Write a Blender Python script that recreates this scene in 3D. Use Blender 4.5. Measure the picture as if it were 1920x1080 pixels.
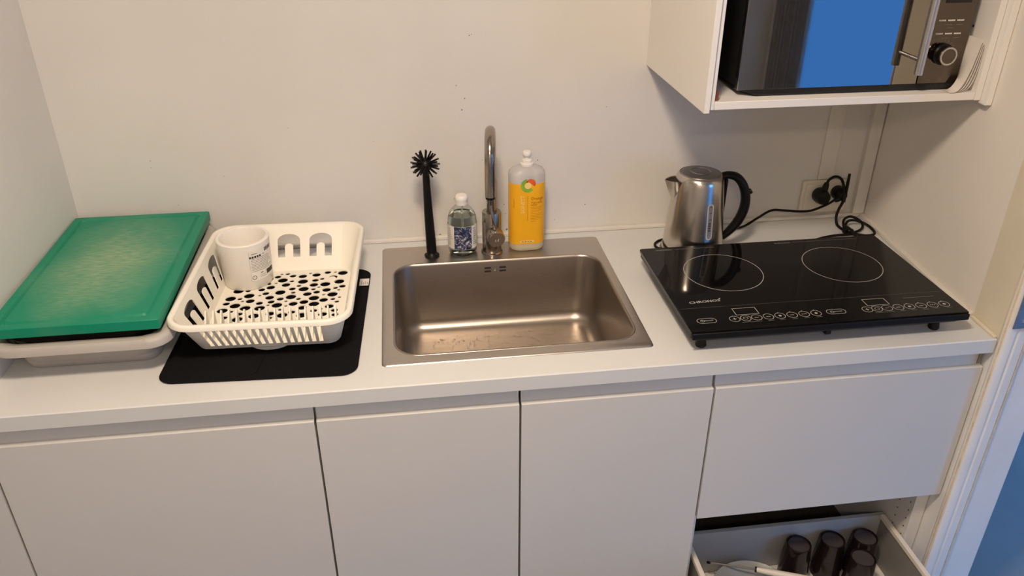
import bpy, bmesh, math, random
from math import sin, cos, pi, radians
from mathutils import Vector, Matrix, Euler
from mathutils.geometry import tessellate_polygon
random.seed(7)
for o in list(bpy.data.objects): bpy.data.objects.remove(o)
SC = bpy.context.scene
COL = SC.collection
ZO = 0.9            # worktop surface height; shapes below are written with the worktop at z = 0

# ------------------------------------------------------------------ camera, light, exposure
cam = bpy.data.cameras.new('camera'); cam_ob = bpy.data.objects.new('camera', cam); COL.objects.link(cam_ob)
cam.sensor_width = 36; cam.lens = 1518.76 / 1920 * 36; cam.clip_start = 0.02
cam_ob.location = (0.8055, -1.9115, 0.9014 + ZO); cam_ob.rotation_euler = (1.067441, -0.001437, -0.136314)
SC.camera = cam_ob
vs = SC.view_settings
vs.view_transform = 'Standard'; vs.look = 'None'; vs.gamma = 1; vs.use_curve_mapping = False
vs.exposure = 0.52
LAMP_POS = (0.80, -1.35, 1.55); LAMP_E = 20.5; LAMP_COL = (1.0, 0.80, 0.61)
SKY_LOW = (0.07, 0.30, 0.93); SKY_HIGH = (1.0, 2.9, 6.2); SKY_STR = 1.0

W = bpy.data.worlds.new('sky'); SC.world = W; W.use_nodes = True
nt = W.node_tree; nt.nodes.clear()
wo = nt.nodes.new('ShaderNodeOutputWorld'); wb = nt.nodes.new('ShaderNodeBackground')
tc = nt.nodes.new('ShaderNodeTexCoord'); sx = nt.nodes.new('ShaderNodeSeparateXYZ'); rp = nt.nodes.new('ShaderNodeValToRGB')
rp.color_ramp.elements[0].position = 0.0; rp.color_ramp.elements[0].color = (*SKY_LOW, 1)
rp.color_ramp.elements[1].position = 0.30; rp.color_ramp.elements[1].color = (*SKY_HIGH, 1)
nt.links.new(tc.outputs['Generated'], sx.inputs[0]); nt.links.new(sx.outputs['Z'], rp.inputs[0])
nt.links.new(rp.outputs[0], wb.inputs[0]); wb.inputs[1].default_value = SKY_STR; nt.links.new(wb.outputs[0], wo.inputs[0])

ld = bpy.data.lights.new('ceiling_lamp_light', 'AREA'); ld.shape = 'DISK'; ld.size = 0.26; ld.energy = LAMP_E; ld.color = LAMP_COL
lo = bpy.data.objects.new('ceiling_lamp_light', ld); COL.objects.link(lo); lo.location = (LAMP_POS[0], LAMP_POS[1], LAMP_POS[2] - 0.005 + ZO)
ld2 = bpy.data.lights.new('rear_fill_light', 'AREA'); ld2.shape = 'DISK'; ld2.size = 0.26; ld2.energy = 11.0; ld2.color = LAMP_COL  # unseen lamp added for soft fill from behind the camera
lo2 = bpy.data.objects.new('rear_fill_light', ld2); COL.objects.link(lo2); lo2.location = (0.55, -2.75, 1.545 + ZO)
WIN = (3.05, 4.35, -0.78, 1.15)      # window opening in the wall behind the camera: x0, x1, z0, z1
pd = bpy.data.lights.new('window_daylight', 'AREA'); pd.shape = 'RECTANGLE'; pd.size = WIN[1] - WIN[0]; pd.size_y = WIN[3] - WIN[2]
pd.cycles.is_portal = True
po = bpy.data.objects.new('window_daylight', pd); COL.objects.link(po)
FILL_WIN = (0.15, 1.25, -0.78, 1.15)     # unseen hallway window, added to light the floor there: y0, y1, z0, z1
pd2 = bpy.data.lights.new('hallway_fill_daylight', 'AREA'); pd2.shape = 'RECTANGLE'; pd2.size = FILL_WIN[1] - FILL_WIN[0]; pd2.size_y = FILL_WIN[3] - FILL_WIN[2]; pd2.cycles.is_portal = True
po2 = bpy.data.objects.new('hallway_fill_daylight', pd2); COL.objects.link(po2)
po2.location = (4.62, (FILL_WIN[0] + FILL_WIN[1]) / 2, (FILL_WIN[2] + FILL_WIN[3]) / 2 + ZO); po2.rotation_euler = (radians(90), 0, radians(90))
po.location = ((WIN[0] + WIN[1]) / 2, -3.22, (WIN[2] + WIN[3]) / 2 + ZO); po.rotation_euler = (radians(90), 0, 0)

# ------------------------------------------------------------------ materials
def S(h):                                  # sRGB 0-255 -> linear
    return tuple((c / 255 / 12.92 if c / 255 <= 0.04045 else ((c / 255 + 0.055) / 1.055) ** 2.4) for c in h)
def mat(name, color, rough=0.5, metal=0.0, noise=0.0, nscale=30.0, bump=0.0, bscale=200.0, trans=0.0, ior=1.45,
        spec=0.5, emis=None, estr=0.0, coat=0.0, stretch=None, alpha=1.0, rnoise=0.0):
    m = bpy.data.materials.new(name); m.use_nodes = True; n = m.node_tree.nodes; l = m.node_tree.links
    b = n['Principled BSDF']
    b.inputs['Base Color'].default_value = (*color, 1); b.inputs['Roughness'].default_value = rough
    b.inputs['Metallic'].default_value = metal; b.inputs['IOR'].default_value = ior
    b.inputs['Transmission Weight'].default_value = trans; b.inputs['Specular IOR Level'].default_value = spec
    b.inputs['Coat Weight'].default_value = coat; b.inputs['Alpha'].default_value = alpha
    if emis: b.inputs['Emission Color'].default_value = (*emis, 1); b.inputs['Emission Strength'].default_value = estr
    if noise or bump or rnoise:
        t = n.new('ShaderNodeTexCoord'); mp = n.new('ShaderNodeMapping'); l.new(t.outputs['Object'], mp.inputs[0])
        if stretch: mp.inputs['Scale'].default_value = stretch
    if noise:
        nz = n.new('ShaderNodeTexNoise'); nz.inputs['Scale'].default_value = nscale; nz.inputs['Detail'].default_value = 4
        l.new(mp.outputs[0], nz.inputs['Vector'])
        r = n.new('ShaderNodeValToRGB')
        r.color_ramp.elements[0].position = 0.3; r.color_ramp.elements[1].position = 0.7
        r.color_ramp.elements[0].color = (*[c * (1 - noise) for c in color], 1); r.color_ramp.elements[1].color = (*[min(1, c * (1 + noise)) for c in color], 1)
        l.new(nz.outputs['Fac'], r.inputs[0]); l.new(r.outputs[0], b.inputs['Base Color'])
    if bump or rnoise:
        nb = n.new('ShaderNodeTexNoise'); nb.inputs['Scale'].default_value = bscale; nb.inputs['Detail'].default_value = 3
        l.new(mp.outputs[0], nb.inputs['Vector'])
    if bump:
        bp = n.new('ShaderNodeBump'); bp.inputs['Strength'].default_value = bump; bp.inputs['Distance'].default_value = 0.001
        l.new(nb.outputs['Fac'], bp.inputs['Height']); l.new(bp.outputs[0], b.inputs['Normal'])
    if rnoise:
        mr = n.new('ShaderNodeMapRange'); mr.inputs['To Min'].default_value = rough - rnoise; mr.inputs['To Max'].default_value = rough + rnoise
        l.new(nb.outputs['Fac'], mr.inputs['Value']); l.new(mr.outputs[0], b.inputs['Roughness'])
    return m
SPECKS = [(0.969, 0.511, 0.00144), (0.974, 0.513, 0.00096), (0.935, 0.396, 0.00128), (0.954, 0.364, 0.0016), (0.947, 0.337, 0.00176), (0.731, 0.268, 0.0008), (1.261, 0.074, 0.0016), (1.303, 0.331, 0.00112), (0.21, 0.243, 0.00112), (0.208, 0.226, 0.0008), (0.252, 0.128, 0.00096), (0.915, 0.083, 0.00192), (0.921, 0.109, 0.00112), (0.995, 0.208, 0.0008), (1.048, 0.086, 0.00144), (1.052, 0.06, 0.00112), (1.055, 0.015, 0.00256), (1.134, 0.201, 0.00144), (0.881, 0.01, 0.00256), (0.877, -0.008, 0.0016), (1.182, 0.035, 0.00112), (0.535, 0.309, 0.0008), (0.37, 0.197, 0.0008), (1.399, 0.009, 0.00096)]   # dark marks on the back wall: x, z, size
def wall_mat(name, color, specks, marks=()):
    """painted wall with a few dark marks and greasy smudges"""
    m = mat(name, color, 0.6, noise=0.03, nscale=3, bump=0.15, bscale=260)
    n = m.node_tree.nodes; l = m.node_tree.links; b = n['Principled BSDF']
    t = n.new('ShaderNodeTexCoord'); v = n.new('ShaderNodeTexVoronoi'); v.inputs['Scale'].default_value = 9; v.inputs['Randomness'].default_value = 1
    l.new(t.outputs['Object'], v.inputs['Vector'])
    lt = n.new('ShaderNodeMath'); lt.operation = 'LESS_THAN'; lt.inputs[1].default_value = 0.022; l.new(v.outputs['Distance'], lt.inputs[0])
    sp = n.new('ShaderNodeSeparateColor'); l.new(v.outputs['Color'], sp.inputs[0])
    g = n.new('ShaderNodeMath'); g.operation = 'GREATER_THAN'; g.inputs[1].default_value = 1 - specks; l.new(sp.outputs[0], g.inputs[0])
    mu = n.new('ShaderNodeMath'); mu.operation = 'MULTIPLY'; l.new(lt.outputs[0], mu.inputs[0]); l.new(g.outputs[0], mu.inputs[1])
    mx = n.new('ShaderNodeMixRGB'); mx.inputs[2].default_value = (0.12, 0.09, 0.07, 1)
    src = b.inputs['Base Color'].links[0].from_socket
    fac = mu.outputs[0]
    for x, z, r in marks:
        ds = n.new('ShaderNodeVectorMath'); ds.operation = 'DISTANCE'; l.new(t.outputs['Object'], ds.inputs[0]); ds.inputs[1].default_value = (x, 0, z)
        c = n.new('ShaderNodeMapRange'); c.inputs['From Min'].default_value = r * .6; c.inputs['From Max'].default_value = r * 1.5; c.inputs['To Min'].default_value = .8; c.inputs['To Max'].default_value = 0
        l.new(ds.outputs['Value'], c.inputs['Value']); q = n.new('ShaderNodeMath'); q.operation = 'MAXIMUM'; l.new(fac, q.inputs[0]); l.new(c.outputs[0], q.inputs[1]); fac = q.outputs[0]
    l.new(fac, mx.inputs[0]); l.new(src, mx.inputs[1]); l.new(mx.outputs[0], b.inputs['Base Color'])
    return m
M = {}
M['wall'] = wall_mat('painted_wall', (0.74, 0.715, 0.68), 0.30)
M['wall_k'] = wall_mat('marked_back_wall', (0.70, 0.68, 0.65), 0.10, SPECKS)
M['wall_r'] = wall_mat('painted_side_wall', (0.84, 0.80, 0.745), 0.22)
M['cream'] = mat('cream_paint', (0.74, 0.68, 0.54), 0.45, noise=0.04, nscale=8)
M['caulk'] = mat('yellowed_sealant', (0.76, 0.62, 0.42), 0.5, noise=0.15, nscale=40)
M['casing'] = mat('white_gloss_paint', (0.80, 0.80, 0.80), 0.4, noise=0.03, nscale=12)
M['ceiling'] = mat('ceiling_paint', (0.85, 0.84, 0.82), 0.8, noise=0.02)
M['floor'] = mat('blue_grey_vinyl', (0.20, 0.22, 0.25), 0.55, noise=0.08, nscale=6)
M['worktop'] = mat('white_laminate', (0.665, 0.675, 0.67), 0.42, noise=0.02, nscale=4)
M['front'] = mat('white_cabinet_front', (0.63, 0.62, 0.60), 0.42, noise=0.015, nscale=3)
M['carcass'] = mat('white_melamine', (0.76, 0.74, 0.70), 0.5, noise=0.02)
M['upper'] = mat('white_wall_cabinet', (0.85, 0.82, 0.78), 0.45, noise=0.015, nscale=3)
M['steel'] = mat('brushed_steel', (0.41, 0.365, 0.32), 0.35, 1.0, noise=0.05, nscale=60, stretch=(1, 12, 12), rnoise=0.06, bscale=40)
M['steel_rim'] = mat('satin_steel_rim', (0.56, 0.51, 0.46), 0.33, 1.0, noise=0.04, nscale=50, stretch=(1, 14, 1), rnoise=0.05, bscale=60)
M['chrome'] = mat('worn_chrome', (0.40, 0.35, 0.30), 0.2, 1.0, noise=0.03, nscale=30)
M['kettle'] = mat('kettle_steel', (0.60, 0.55, 0.49), 0.22, 1.0, noise=0.06, nscale=18, stretch=(1, 1, 0.15), rnoise=0.05, bscale=30)
M['lid'] = mat('kettle_lid_steel', (0.36, 0.33, 0.31), 0.32, 1.0, noise=0.05)
M['black'] = mat('black_plastic', (0.006, 0.0055, 0.0055), 0.40, spec=0.25, noise=0.1)
M['rubber'] = mat('black_rubber_cable', (0.008, 0.006, 0.005), 0.5, spec=0.2, noise=0.1)
M['glass_black'] = mat('black_glass', (0.004, 0.004, 0.0045), 0.05, spec=0.3, noise=0.05)
M['hob_side'] = mat('black_metal_side', (0.016, 0.015, 0.015), 0.35, spec=0.3, noise=0.08)
M['print'] = mat('light_grey_print', (0.45, 0.43, 0.40), 0.5, noise=0.04)
M['print_dim'] = mat('dim_grey_print', (0.22, 0.21, 0.20), 0.5, noise=0.04)
M['ink'] = mat('black_ink', (0.03, 0.028, 0.026), 0.6, noise=0.05)
M['ink_soft'] = mat('grey_ink', (0.36, 0.33, 0.30), 0.6, noise=0.05)
M['paper'] = mat('white_paper_label', (0.80, 0.77, 0.72), 0.55, noise=0.03)
M['rack'] = mat('white_rack_plastic', (0.86, 0.83, 0.74), 0.38, noise=0.02, nscale=9)
M['cup'] = mat('white_cup_plastic', (0.84, 0.81, 0.76), 0.35, noise=0.02)
M['tub'] = mat('grey_plastic_tub', (0.46, 0.43, 0.40), 0.5, noise=0.04, nscale=12)
M['tray'] = mat('matt_black_plastic', (0.005, 0.005, 0.005), 0.6, spec=0.2, noise=0.08)
M['mat_fabric'] = mat('black_microfibre', (0.007, 0.007, 0.008), 0.95, spec=0.12, noise=0.2, nscale=300, bump=0.4, bscale=900)
M['dish'] = mat('white_ceramic', (0.56, 0.56, 0.57), 0.25, noise=0.02)
M['bowlgrey'] = mat('grey_stoneware', (0.26, 0.27, 0.27), 0.35, noise=0.04)
M['shade_board'] = mat('shaded_carcass_board', (0.05, 0.045, 0.04), 0.7, noise=0.1)  # shade inside the drawer cabinet, put into the board colour
M['smoke_base'] = mat('pale_smoky_glass', (0.13, 0.11, 0.115), 0.08, trans=0.5, noise=0.02)
M['opening_shade'] = mat('dark_opening_shade', (0.02, 0.016, 0.012), 0.7, noise=0.1)  # inner shade of slots and spout, put into a near-black colour
M['brass'] = mat('zinc_plate', (0.30, 0.34, 0.40), 0.35, 0.8, noise=0.15, nscale=60)
M['outlet'] = mat('cream_outlet_plastic', (0.74, 0.69, 0.58), 0.4, noise=0.02)
M['trimwall'] = mat('painted_trim', (0.73, 0.70, 0.65), 0.5, noise=0.03)
M['mw'] = mat('dark_mirror_steel', (0.15, 0.125, 0.105), 0.10, 1.0, noise=0.03, nscale=14, stretch=(1, 1, 6))
M['mw_glass'] = mat('mirrored_door_glass', (0.35, 0.33, 0.31), 0.03, 1.0, noise=0.01)
M['mw_body'] = mat('black_enamel', (0.010, 0.010, 0.010), 0.35, noise=0.1)
M['mw_bar'] = mat('brushed_bar_steel', (0.62, 0.60, 0.58), 0.28, 1.0, noise=0.05, nscale=50)
M['napkin'] = mat('white_paper_sheet', (0.80, 0.75, 0.70), 0.7, noise=0.04, nscale=40)
M['wood'] = mat('red_brown_wood', (0.22, 0.06, 0.035), 0.5, noise=0.2, nscale=80)
M['clear'] = mat('clear_plastic', (0.93, 0.95, 0.93), 0.06, trans=1.0, ior=1.18, noise=0.01)
M['liquid'] = mat('pale_soap_liquid', (0.80, 0.90, 0.88), 0.04, trans=1.0, ior=1.28, noise=0.01)
M['milky'] = mat('milky_plastic', (0.93, 0.91, 0.88), 0.25, trans=0.6, ior=1.25, noise=0.02)
M['soapbase'] = mat('soap_tinted_plastic', (0.80, 0.70, 0.48), 0.22, trans=0.35, ior=1.3, noise=0.02)
M['whitecap'] = mat('white_cap_plastic', (0.84, 0.81, 0.78), 0.35, noise=0.02)
M['orange'] = mat('orange_yellow_label', (0.93, 0.46, 0.015), 0.38, noise=0.03)
M['lgreen'] = mat('green_print', (0.25, 0.45, 0.05), 0.45, noise=0.2, nscale=60)
M['lred'] = mat('red_orange_print', (0.80, 0.13, 0.03), 0.45, noise=0.2, nscale=60)
M['lpale'] = mat('pale_yellow_print', (0.95, 0.68, 0.22), 0.45, noise=0.05)
M['brownink'] = mat('brown_ink', (0.40, 0.12, 0.01), 0.6, noise=0.05)
M['smoke'] = mat('smoky_purple_glass', (0.11, 0.062, 0.075), 0.05, trans=0.9, ior=1.45, noise=0.03)
M['droplet'] = mat('water', (0.9, 0.92, 0.95), 0.03, trans=1.0, ior=1.33, noise=0.01)
M['gauge'] = mat('grey_gauge_plastic', (0.20, 0.19, 0.19), 0.3, noise=0.1)
M['gauge_rim'] = mat('pale_gauge_frame', (0.50, 0.47, 0.45), 0.3, noise=0.03)
M['shine'] = mat('lamp_diffuser', (0.9, 0.9, 0.9), 0.5, emis=LAMP_COL, estr=6.0, noise=0.01)
M['curtain'] = mat('dark_grey_fabric', (0.45, 0.43, 0.41), 0.8, noise=0.1)
M['peg'] = mat('dark_hole', (0.03, 0.025, 0.02), 0.8, noise=0.1)
M['drawer_side'] = mat('grey_drawer_panel', (0.24, 0.23, 0.22), 0.35, noise=0.03)
M['drawer_back_shade'] = mat('shaded_drawer_back', (0.36, 0.36, 0.36), 0.45, noise=0.02)  # white panel greyed: the shadow it lies in is in the colour
M['handle_w'] = mat('cream_handle_plastic', (0.80, 0.73, 0.64), 0.4, noise=0.03)
M['glassclear'] = mat('window_glass', (1, 1, 1), 0.0, trans=1.0, ior=1.01, noise=0.0)

def board_mat():
    """green cutting board plastic, whitened and scratched by knives in its middle"""
    m = mat('green_board_plastic', (0.0, 0.235, 0.135), 0.45); n = m.node_tree.nodes; l = m.node_tree.links; b = n['Principled BSDF']
    t = n.new('ShaderNodeTexCoord')
    mp = n.new('ShaderNodeMapping'); mp.inputs['Scale'].default_value = (1 / .140, 1 / .245, 0); l.new(t.outputs['Object'], mp.inputs[0])
    ln = n.new('ShaderNodeVectorMath'); ln.operation = 'LENGTH'; l.new(mp.outputs[0], ln.inputs[0])
    n1 = n.new('ShaderNodeTexNoise'); n1.inputs['Scale'].default_value = 9; n1.inputs['Detail'].default_value = 3; l.new(t.outputs['Object'], n1.inputs['Vector'])
    ad = n.new('ShaderNodeMath'); ad.operation = 'MULTIPLY_ADD'; ad.inputs[1].default_value = 0.7; l.new(n1.outputs['Fac'], ad.inputs[0]); l.new(ln.outputs['Value'], ad.inputs[2])
    mr = n.new('ShaderNodeMapRange'); mr.inputs['From Min'].default_value = 0.55; mr.inputs['From Max'].default_value = 1.40
    mr.inputs['To Min'].default_value = 1.0; mr.inputs['To Max'].default_value = 0.0; l.new(ad.outputs[0], mr.inputs['Value'])
    m2 = n.new('ShaderNodeMapping'); m2.inputs['Scale'].default_value = (14, 130, 1); m2.inputs['Rotation'].default_value = (0, 0, radians(4)); l.new(t.outputs['Object'], m2.inputs[0])
    n2 = n.new('ShaderNodeTexNoise'); n2.inputs['Scale'].default_value = 3.0; n2.inputs['Detail'].default_value = 5; l.new(m2.outputs[0], n2.inputs['Vector'])
    r2 = n.new('ShaderNodeMapRange'); r2.inputs['From Min'].default_value = 0.38; r2.inputs['From Max'].default_value = 0.62
    r2.inputs['To Min'].default_value = 0.35; r2.inputs['To Max'].default_value = 1.0; l.new(n2.outputs['Fac'], r2.inputs['Value'])
    mu = n.new('ShaderNodeMath'); mu.operation = 'MULTIPLY'; l.new(mr.outputs[0], mu.inputs[0]); l.new(r2.outputs[0], mu.inputs[1])
    mx = n.new('ShaderNodeMixRGB'); mx.inputs[1].default_value = (0.0, 0.235, 0.135, 1); mx.inputs[2].default_value = (0.30, 0.42, 0.26, 1)
    l.new(mu.outputs[0], mx.inputs[0]); l.new(mx.outputs[0], b.inputs['Base Color'])
    bp = n.new('ShaderNodeBump'); bp.inputs['Strength'].default_value = 0.25; bp.inputs['Distance'].default_value = 0.001
    l.new(mu.outputs[0], bp.inputs['Height']); l.new(bp.outputs[0], b.inputs['Normal'])
    return m
M['board'] = board_mat()
def photo_label_mat():
    """blue, violet and white marbled picture on the small bottle's label"""
    m = mat('marbled_blue_label', (0.1, 0.13, 0.22), 0.4); n = m.node_tree.nodes; l = m.node_tree.links; b = n['Principled BSDF']
    t = n.new('ShaderNodeTexCoord'); z = n.new('ShaderNodeTexNoise'); z.inputs['Scale'].default_value = 75; z.inputs['Detail'].default_value = 6; z.inputs['Distortion'].default_value = 2.2
    l.new(t.outputs['Object'], z.inputs['Vector'])
    r = n.new('ShaderNodeValToRGB'); e = r.color_ramp.elements
    e[0].position = 0.36; e[0].color = (0.012, 0.012, 0.03, 1); e[1].position = 0.66; e[1].color = (0.62, 0.62, 0.66, 1)
    for p, c in ((0.46, (0.022, 0.035, 0.09, 1)), (0.52, (0.07, 0.11, 0.20, 1)), (0.56, (0.20, 0.16, 0.22, 1))):
        q = e.new(p); q.color = c
    l.new(z.outputs['Fac'], r.inputs[0]); l.new(r.outputs[0], b.inputs['Base Color'])
    return m
M['marble'] = photo_label_mat()

# ------------------------------------------------------------------ mesh helpers
class MB:
    def __init__(s): s.v = []; s.f = []
    def add(s, vs, fs, xf=None):
        k = len(s.v)
        s.v += [tuple(xf @ Vector(v)) if xf else tuple(v) for v in vs]
        s.f += [[i + k for i in f] for f in fs]; return s
    def box(s, x0, x1, y0, y1, z0, z1, xf=None):
        vs = [(x, y, z) for z in (z0, z1) for y in (y0, y1) for x in (x0, x1)]
        return s.add(vs, [(0, 2, 3, 1), (4, 5, 7, 6), (0, 1, 5, 4), (2, 6, 7, 3), (0, 4, 6, 2), (1, 3, 7, 5)], xf)
    def prism(s, poly, axis, a, b):
        """polygon in the plane across `axis`; poly coords are the two remaining axes in order"""
        def P(u, v, w): return {'x': (w, u, v), 'y': (u, w, v), 'z': (u, v, w)}[axis]
        n = len(poly); vs = [P(u, v, a) for u, v in poly] + [P(u, v, b) for u, v in poly]
        fs = [tuple(range(n))[::-1], tuple(range(n, 2 * n))] + [(i, (i + 1) % n, (i + 1) % n + n, i + n) for i in range(n)]
        return s.add(vs, fs)
    def lathe(s, prof, c=(0, 0, 0), seg=40, xf=None, a0=0, a1=2 * pi):
        full = abs(a1 - a0 - 2 * pi) < 1e-6; m = seg if full else seg + 1
        vs = []; fs = []; n = len(prof)
        for j in range(m):
            a = a0 + (a1 - a0) * j / seg
            for r, z in prof: vs.append((c[0] + r * cos(a), c[1] + r * sin(a), c[2] + z))
        for j in range(seg):
            k = (j + 1) % m
            for i in range(n - 1):
                r0, r1 = prof[i][0], prof[i + 1][0]
                q = [j * n + i, k * n + i, k * n + i + 1, j * n + i + 1]
                if r0 < 1e-7 and r1 < 1e-7: continue
                if r0 < 1e-7: q = [j * n + i, k * n + i + 1, j * n + i + 1]
                elif r1 < 1e-7: q = [j * n + i, k * n + i, j * n + i + 1]
                fs.append(tuple(q))
        return s.add(vs, fs, xf)
    def cyl(s, c, r, h, seg=32, xf=None, bev=0.0):
        p = [(0, 0), (r - bev, 0), (r, bev), (r, h - bev), (r - bev, h), (0, h)] if bev else [(0, 0), (r, 0), (r, h), (0, h)]
        return s.lathe(p, c, seg, xf)
    def rod(s, p, q, r, seg=16, r2=None):
        p = Vector(p); q = Vector(q); d = q - p
        xf = Matrix.Translation(p) @ d.to_track_quat('Z', 'Y').to_matrix().to_4x4(); r2 = r if r2 is None else r2
        return s.lathe([(0, 0), (r, 0), (r2, d.length), (0, d.length)], (0, 0, 0), seg, xf)
    def tube(s, pts, r, seg=10, smooth=6, closed=False, sc=(1, 1)):
        """round tube through the points (Catmull-Rom); r a number or one per point"""
        P = [Vector(p) for p in pts]; R = list(r) if isinstance(r, (list, tuple)) else [r] * len(P)
        n = len(P); Q = []; RR = []
        rng = range(n if closed else n - 1)
        for i in rng:
            g = (lambda k: P[k % n]) if closed else (lambda k: P[min(max(k, 0), n - 1)])
            p0, p1, p2, p3 = g(i - 1), g(i), g(i + 1), g(i + 2)
            for j in range(smooth):
                t = j / smooth
                Q.append(0.5 * ((2 * p1) + (-p0 + p2) * t + (2 * p0 - 5 * p1 + 4 * p2 - p3) * t * t + (-p0 + 3 * p1 - 3 * p2 + p3) * t ** 3))
                RR.append(R[i] * (1 - t) + R[(i + 1) % n] * t)
        if not closed: Q.append(P[-1]); RR.append(R[-1])
        N = len(Q); vs = []; fs = []; up = Vector((0, 0, 1)); prev = None
        for i in range(N):
            a = Q[(i - 1) % N] if closed or i > 0 else Q[i]; b = Q[(i + 1) % N] if closed or i < N - 1 else Q[i]
            t = (b - a).normalized()
            if prev is None:
                u = t.cross(up if abs(t.z) < 0.9 else Vector((0, 1, 0))).normalized()
            else: u = (prev - t * prev.dot(t)).normalized()
            prev = u; w = t.cross(u)
            for k in range(seg):
                an = 2 * pi * k / seg; vs.append(Q[i] + RR[i] * (sc[0] * cos(an) * u + sc[1] * sin(an) * w))
        for i in range(N if closed else N - 1):
            j = (i + 1) % N
            for k in range(seg): fs.append((i * seg + k, i * seg + (k + 1) % seg, j * seg + (k + 1) % seg, j * seg + k))
        if not closed: fs += [tuple(range(seg))[::-1], tuple(range((N - 1) * seg, N * seg))]
        return s.add(vs, fs)
    def rings(s, rings, closed_bottom=True, closed_top=True):
        n = len(rings[0]); vs = [v for r in rings for v in r]; fs = []
        for i in range(len(rings) - 1):
            for k in range(n): fs.append((i * n + k, i * n + (k + 1) % n, (i + 1) * n + (k + 1) % n, (i + 1) * n + k))
        if closed_bottom: fs.append(tuple(range(n))[::-1])
        if closed_top: fs.append(tuple(range((len(rings) - 1) * n, len(rings) * n)))
        return s.add(vs, fs)
    def plate(s, outer, holes, ft, fb=None):
        """flat shape with holes; ft/fb map (u, v) to the two faces"""
        loops = [outer] + holes; flat = [p for lp in loops for p in lp]
        tri = tessellate_polygon([[Vector((u, v, 0)) for u, v in lp] for lp in loops]); n = len(flat)
        vs = [ft(*p) for p in flat]; fs = [tuple(t) for t in tri]
        if fb:
            vs += [fb(*p) for p in flat]; fs += [tuple(i + n for i in t[::-1]) for t in tri]; k = 0
            for lp in loops:
                m = len(lp); fs += [(k + i, k + (i + 1) % m, k + (i + 1) % m + n, k + i + n) for i in range(m)]; k += m
        return s.add(vs, fs)
    def text(s, body, size, f, align='CENTER', bold=0.0):
        vs, fs = text_mesh(body, size, align, bold)
        return s.add([f(u, v) for u, v in vs], fs)
_tc = {}
def text_mesh(body, size, align, bold):
    key = (body, size, align, bold)
    if key in _tc: return _tc[key]
    c = bpy.data.curves.new('t', 'FONT'); c.body = body; c.size = size; c.align_x = align; c.align_y = 'CENTER'; c.resolution_u = 2; c.offset = bold
    o = bpy.data.objects.new('t', c); COL.objects.link(o); bpy.context.view_layer.update()
    me = bpy.data.meshes.new_from_object(o.evaluated_get(bpy.context.evaluated_depsgraph_get()))
    r = ([(v.co.x, v.co.y) for v in me.vertices], [tuple(p.vertices) for p in me.polygons])
    bpy.data.objects.remove(o); bpy.data.curves.remove(c); bpy.data.meshes.remove(me); _tc[key] = r; return r
def rr(x0, x1, y0, y1, z, r, n=6):
    """rounded rectangle ring of 3-D points"""
    out = []; r = max(min(r, (x1 - x0) / 2 - 1e-4, (y1 - y0) / 2 - 1e-4), 1e-4)
    for cx, cy, a in ((x1 - r, y1 - r, 0), (x0 + r, y1 - r, 90), (x0 + r, y0 + r, 180), (x1 - r, y0 + r, 270)):
        for i in range(n + 1):
            t = radians(a + 90 * i / n); out.append((cx + r * cos(t), cy + r * sin(t), z))
    return out
def circ(cx, cy, r, n=20, ry=None):
    return [(cx + r * cos(2 * pi * i / n), cy + (ry or r) * sin(2 * pi * i / n)) for i in range(n)]
def stadium(cx, cy, w, h, n=8):
    r = min(w, h) / 2; out = []
    return [(p[0], p[1]) for p in rr(cx - w / 2, cx + w / 2, cy - h / 2, cy + h / 2, 0, r - 1e-4, n)]
def ringshape(mb, outer, inner, f): mb.plate(outer, [inner[::-1]], f)
def scaled(loop, cx, cy, k): return [(cx + (u - cx) * k, cy + (v - cy) * k) for u, v in loop]

def link(name, mb, m, parent=None, org=(0, 0, 0), smooth=35, bevel=0.0, seg=2, matrix=None):
    me = bpy.data.meshes.new(name); me.from_pydata([(v[0] - org[0], v[1] - org[1], v[2] - org[2]) for v in mb.v], [], mb.f)
    bm = bmesh.new(); bm.from_mesh(me); bmesh.ops.remove_doubles(bm, verts=bm.verts, dist=1e-6); bmesh.ops.recalc_face_normals(bm, faces=bm.faces)
    bm.to_mesh(me); bm.free()
    me.materials.append(M[m] if isinstance(m, str) else m)
    if smooth: me.shade_smooth(); me.set_sharp_from_angle(angle=radians(smooth))
    o = bpy.data.objects.new(name, me); COL.objects.link(o)
    if bevel:
        b = o.modifiers.new('bevel', 'BEVEL'); b.width = bevel; b.segments = seg; b.limit_method = 'ANGLE'; b.angle_limit = radians(40)
        b.harden_normals = False
    if parent: o.parent = parent
    return o
def thing(name, label, cat, loc, rz=0, group=None, structure=False):
    o = bpy.data.objects.new(name, None); COL.objects.link(o); o.empty_display_size = 0.05
    o.location = (loc[0], loc[1], loc[2] + ZO); o.rotation_euler = (0, 0, rz)
    if structure: o['kind'] = 'structure'
    if label: o['label'] = label
    if cat: o['category'] = cat
    if group: o['group'] = group
    o['_o'] = tuple(loc); return o
def part(name, mb, m, T, label=None, local=False, **k):
    """part written in scene coordinates unless local"""
    r = T
    while r.parent: r = r.parent
    o = link(name, mb, m, T, org=(0, 0, 0) if local else tuple(r['_o']), **k)
    if label: o['label'] = label
    return o
def single(name, mb, m, label, cat, org, group=None, kind=None, **k):
    o = link(name, mb, m, None, org=org, **k); o.location = (org[0], org[1], org[2] + ZO)
    if label: o['label'] = label
    if cat: o['category'] = cat
    if group: o['group'] = group
    if kind: o['kind'] = kind
    return o
def struct(name, mb, m, **k):
    o = link(name, mb, m, None, **k); o.location = (0, 0, ZO); o['kind'] = 'structure'; return o
def B(*a): return MB().box(*a)

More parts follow.
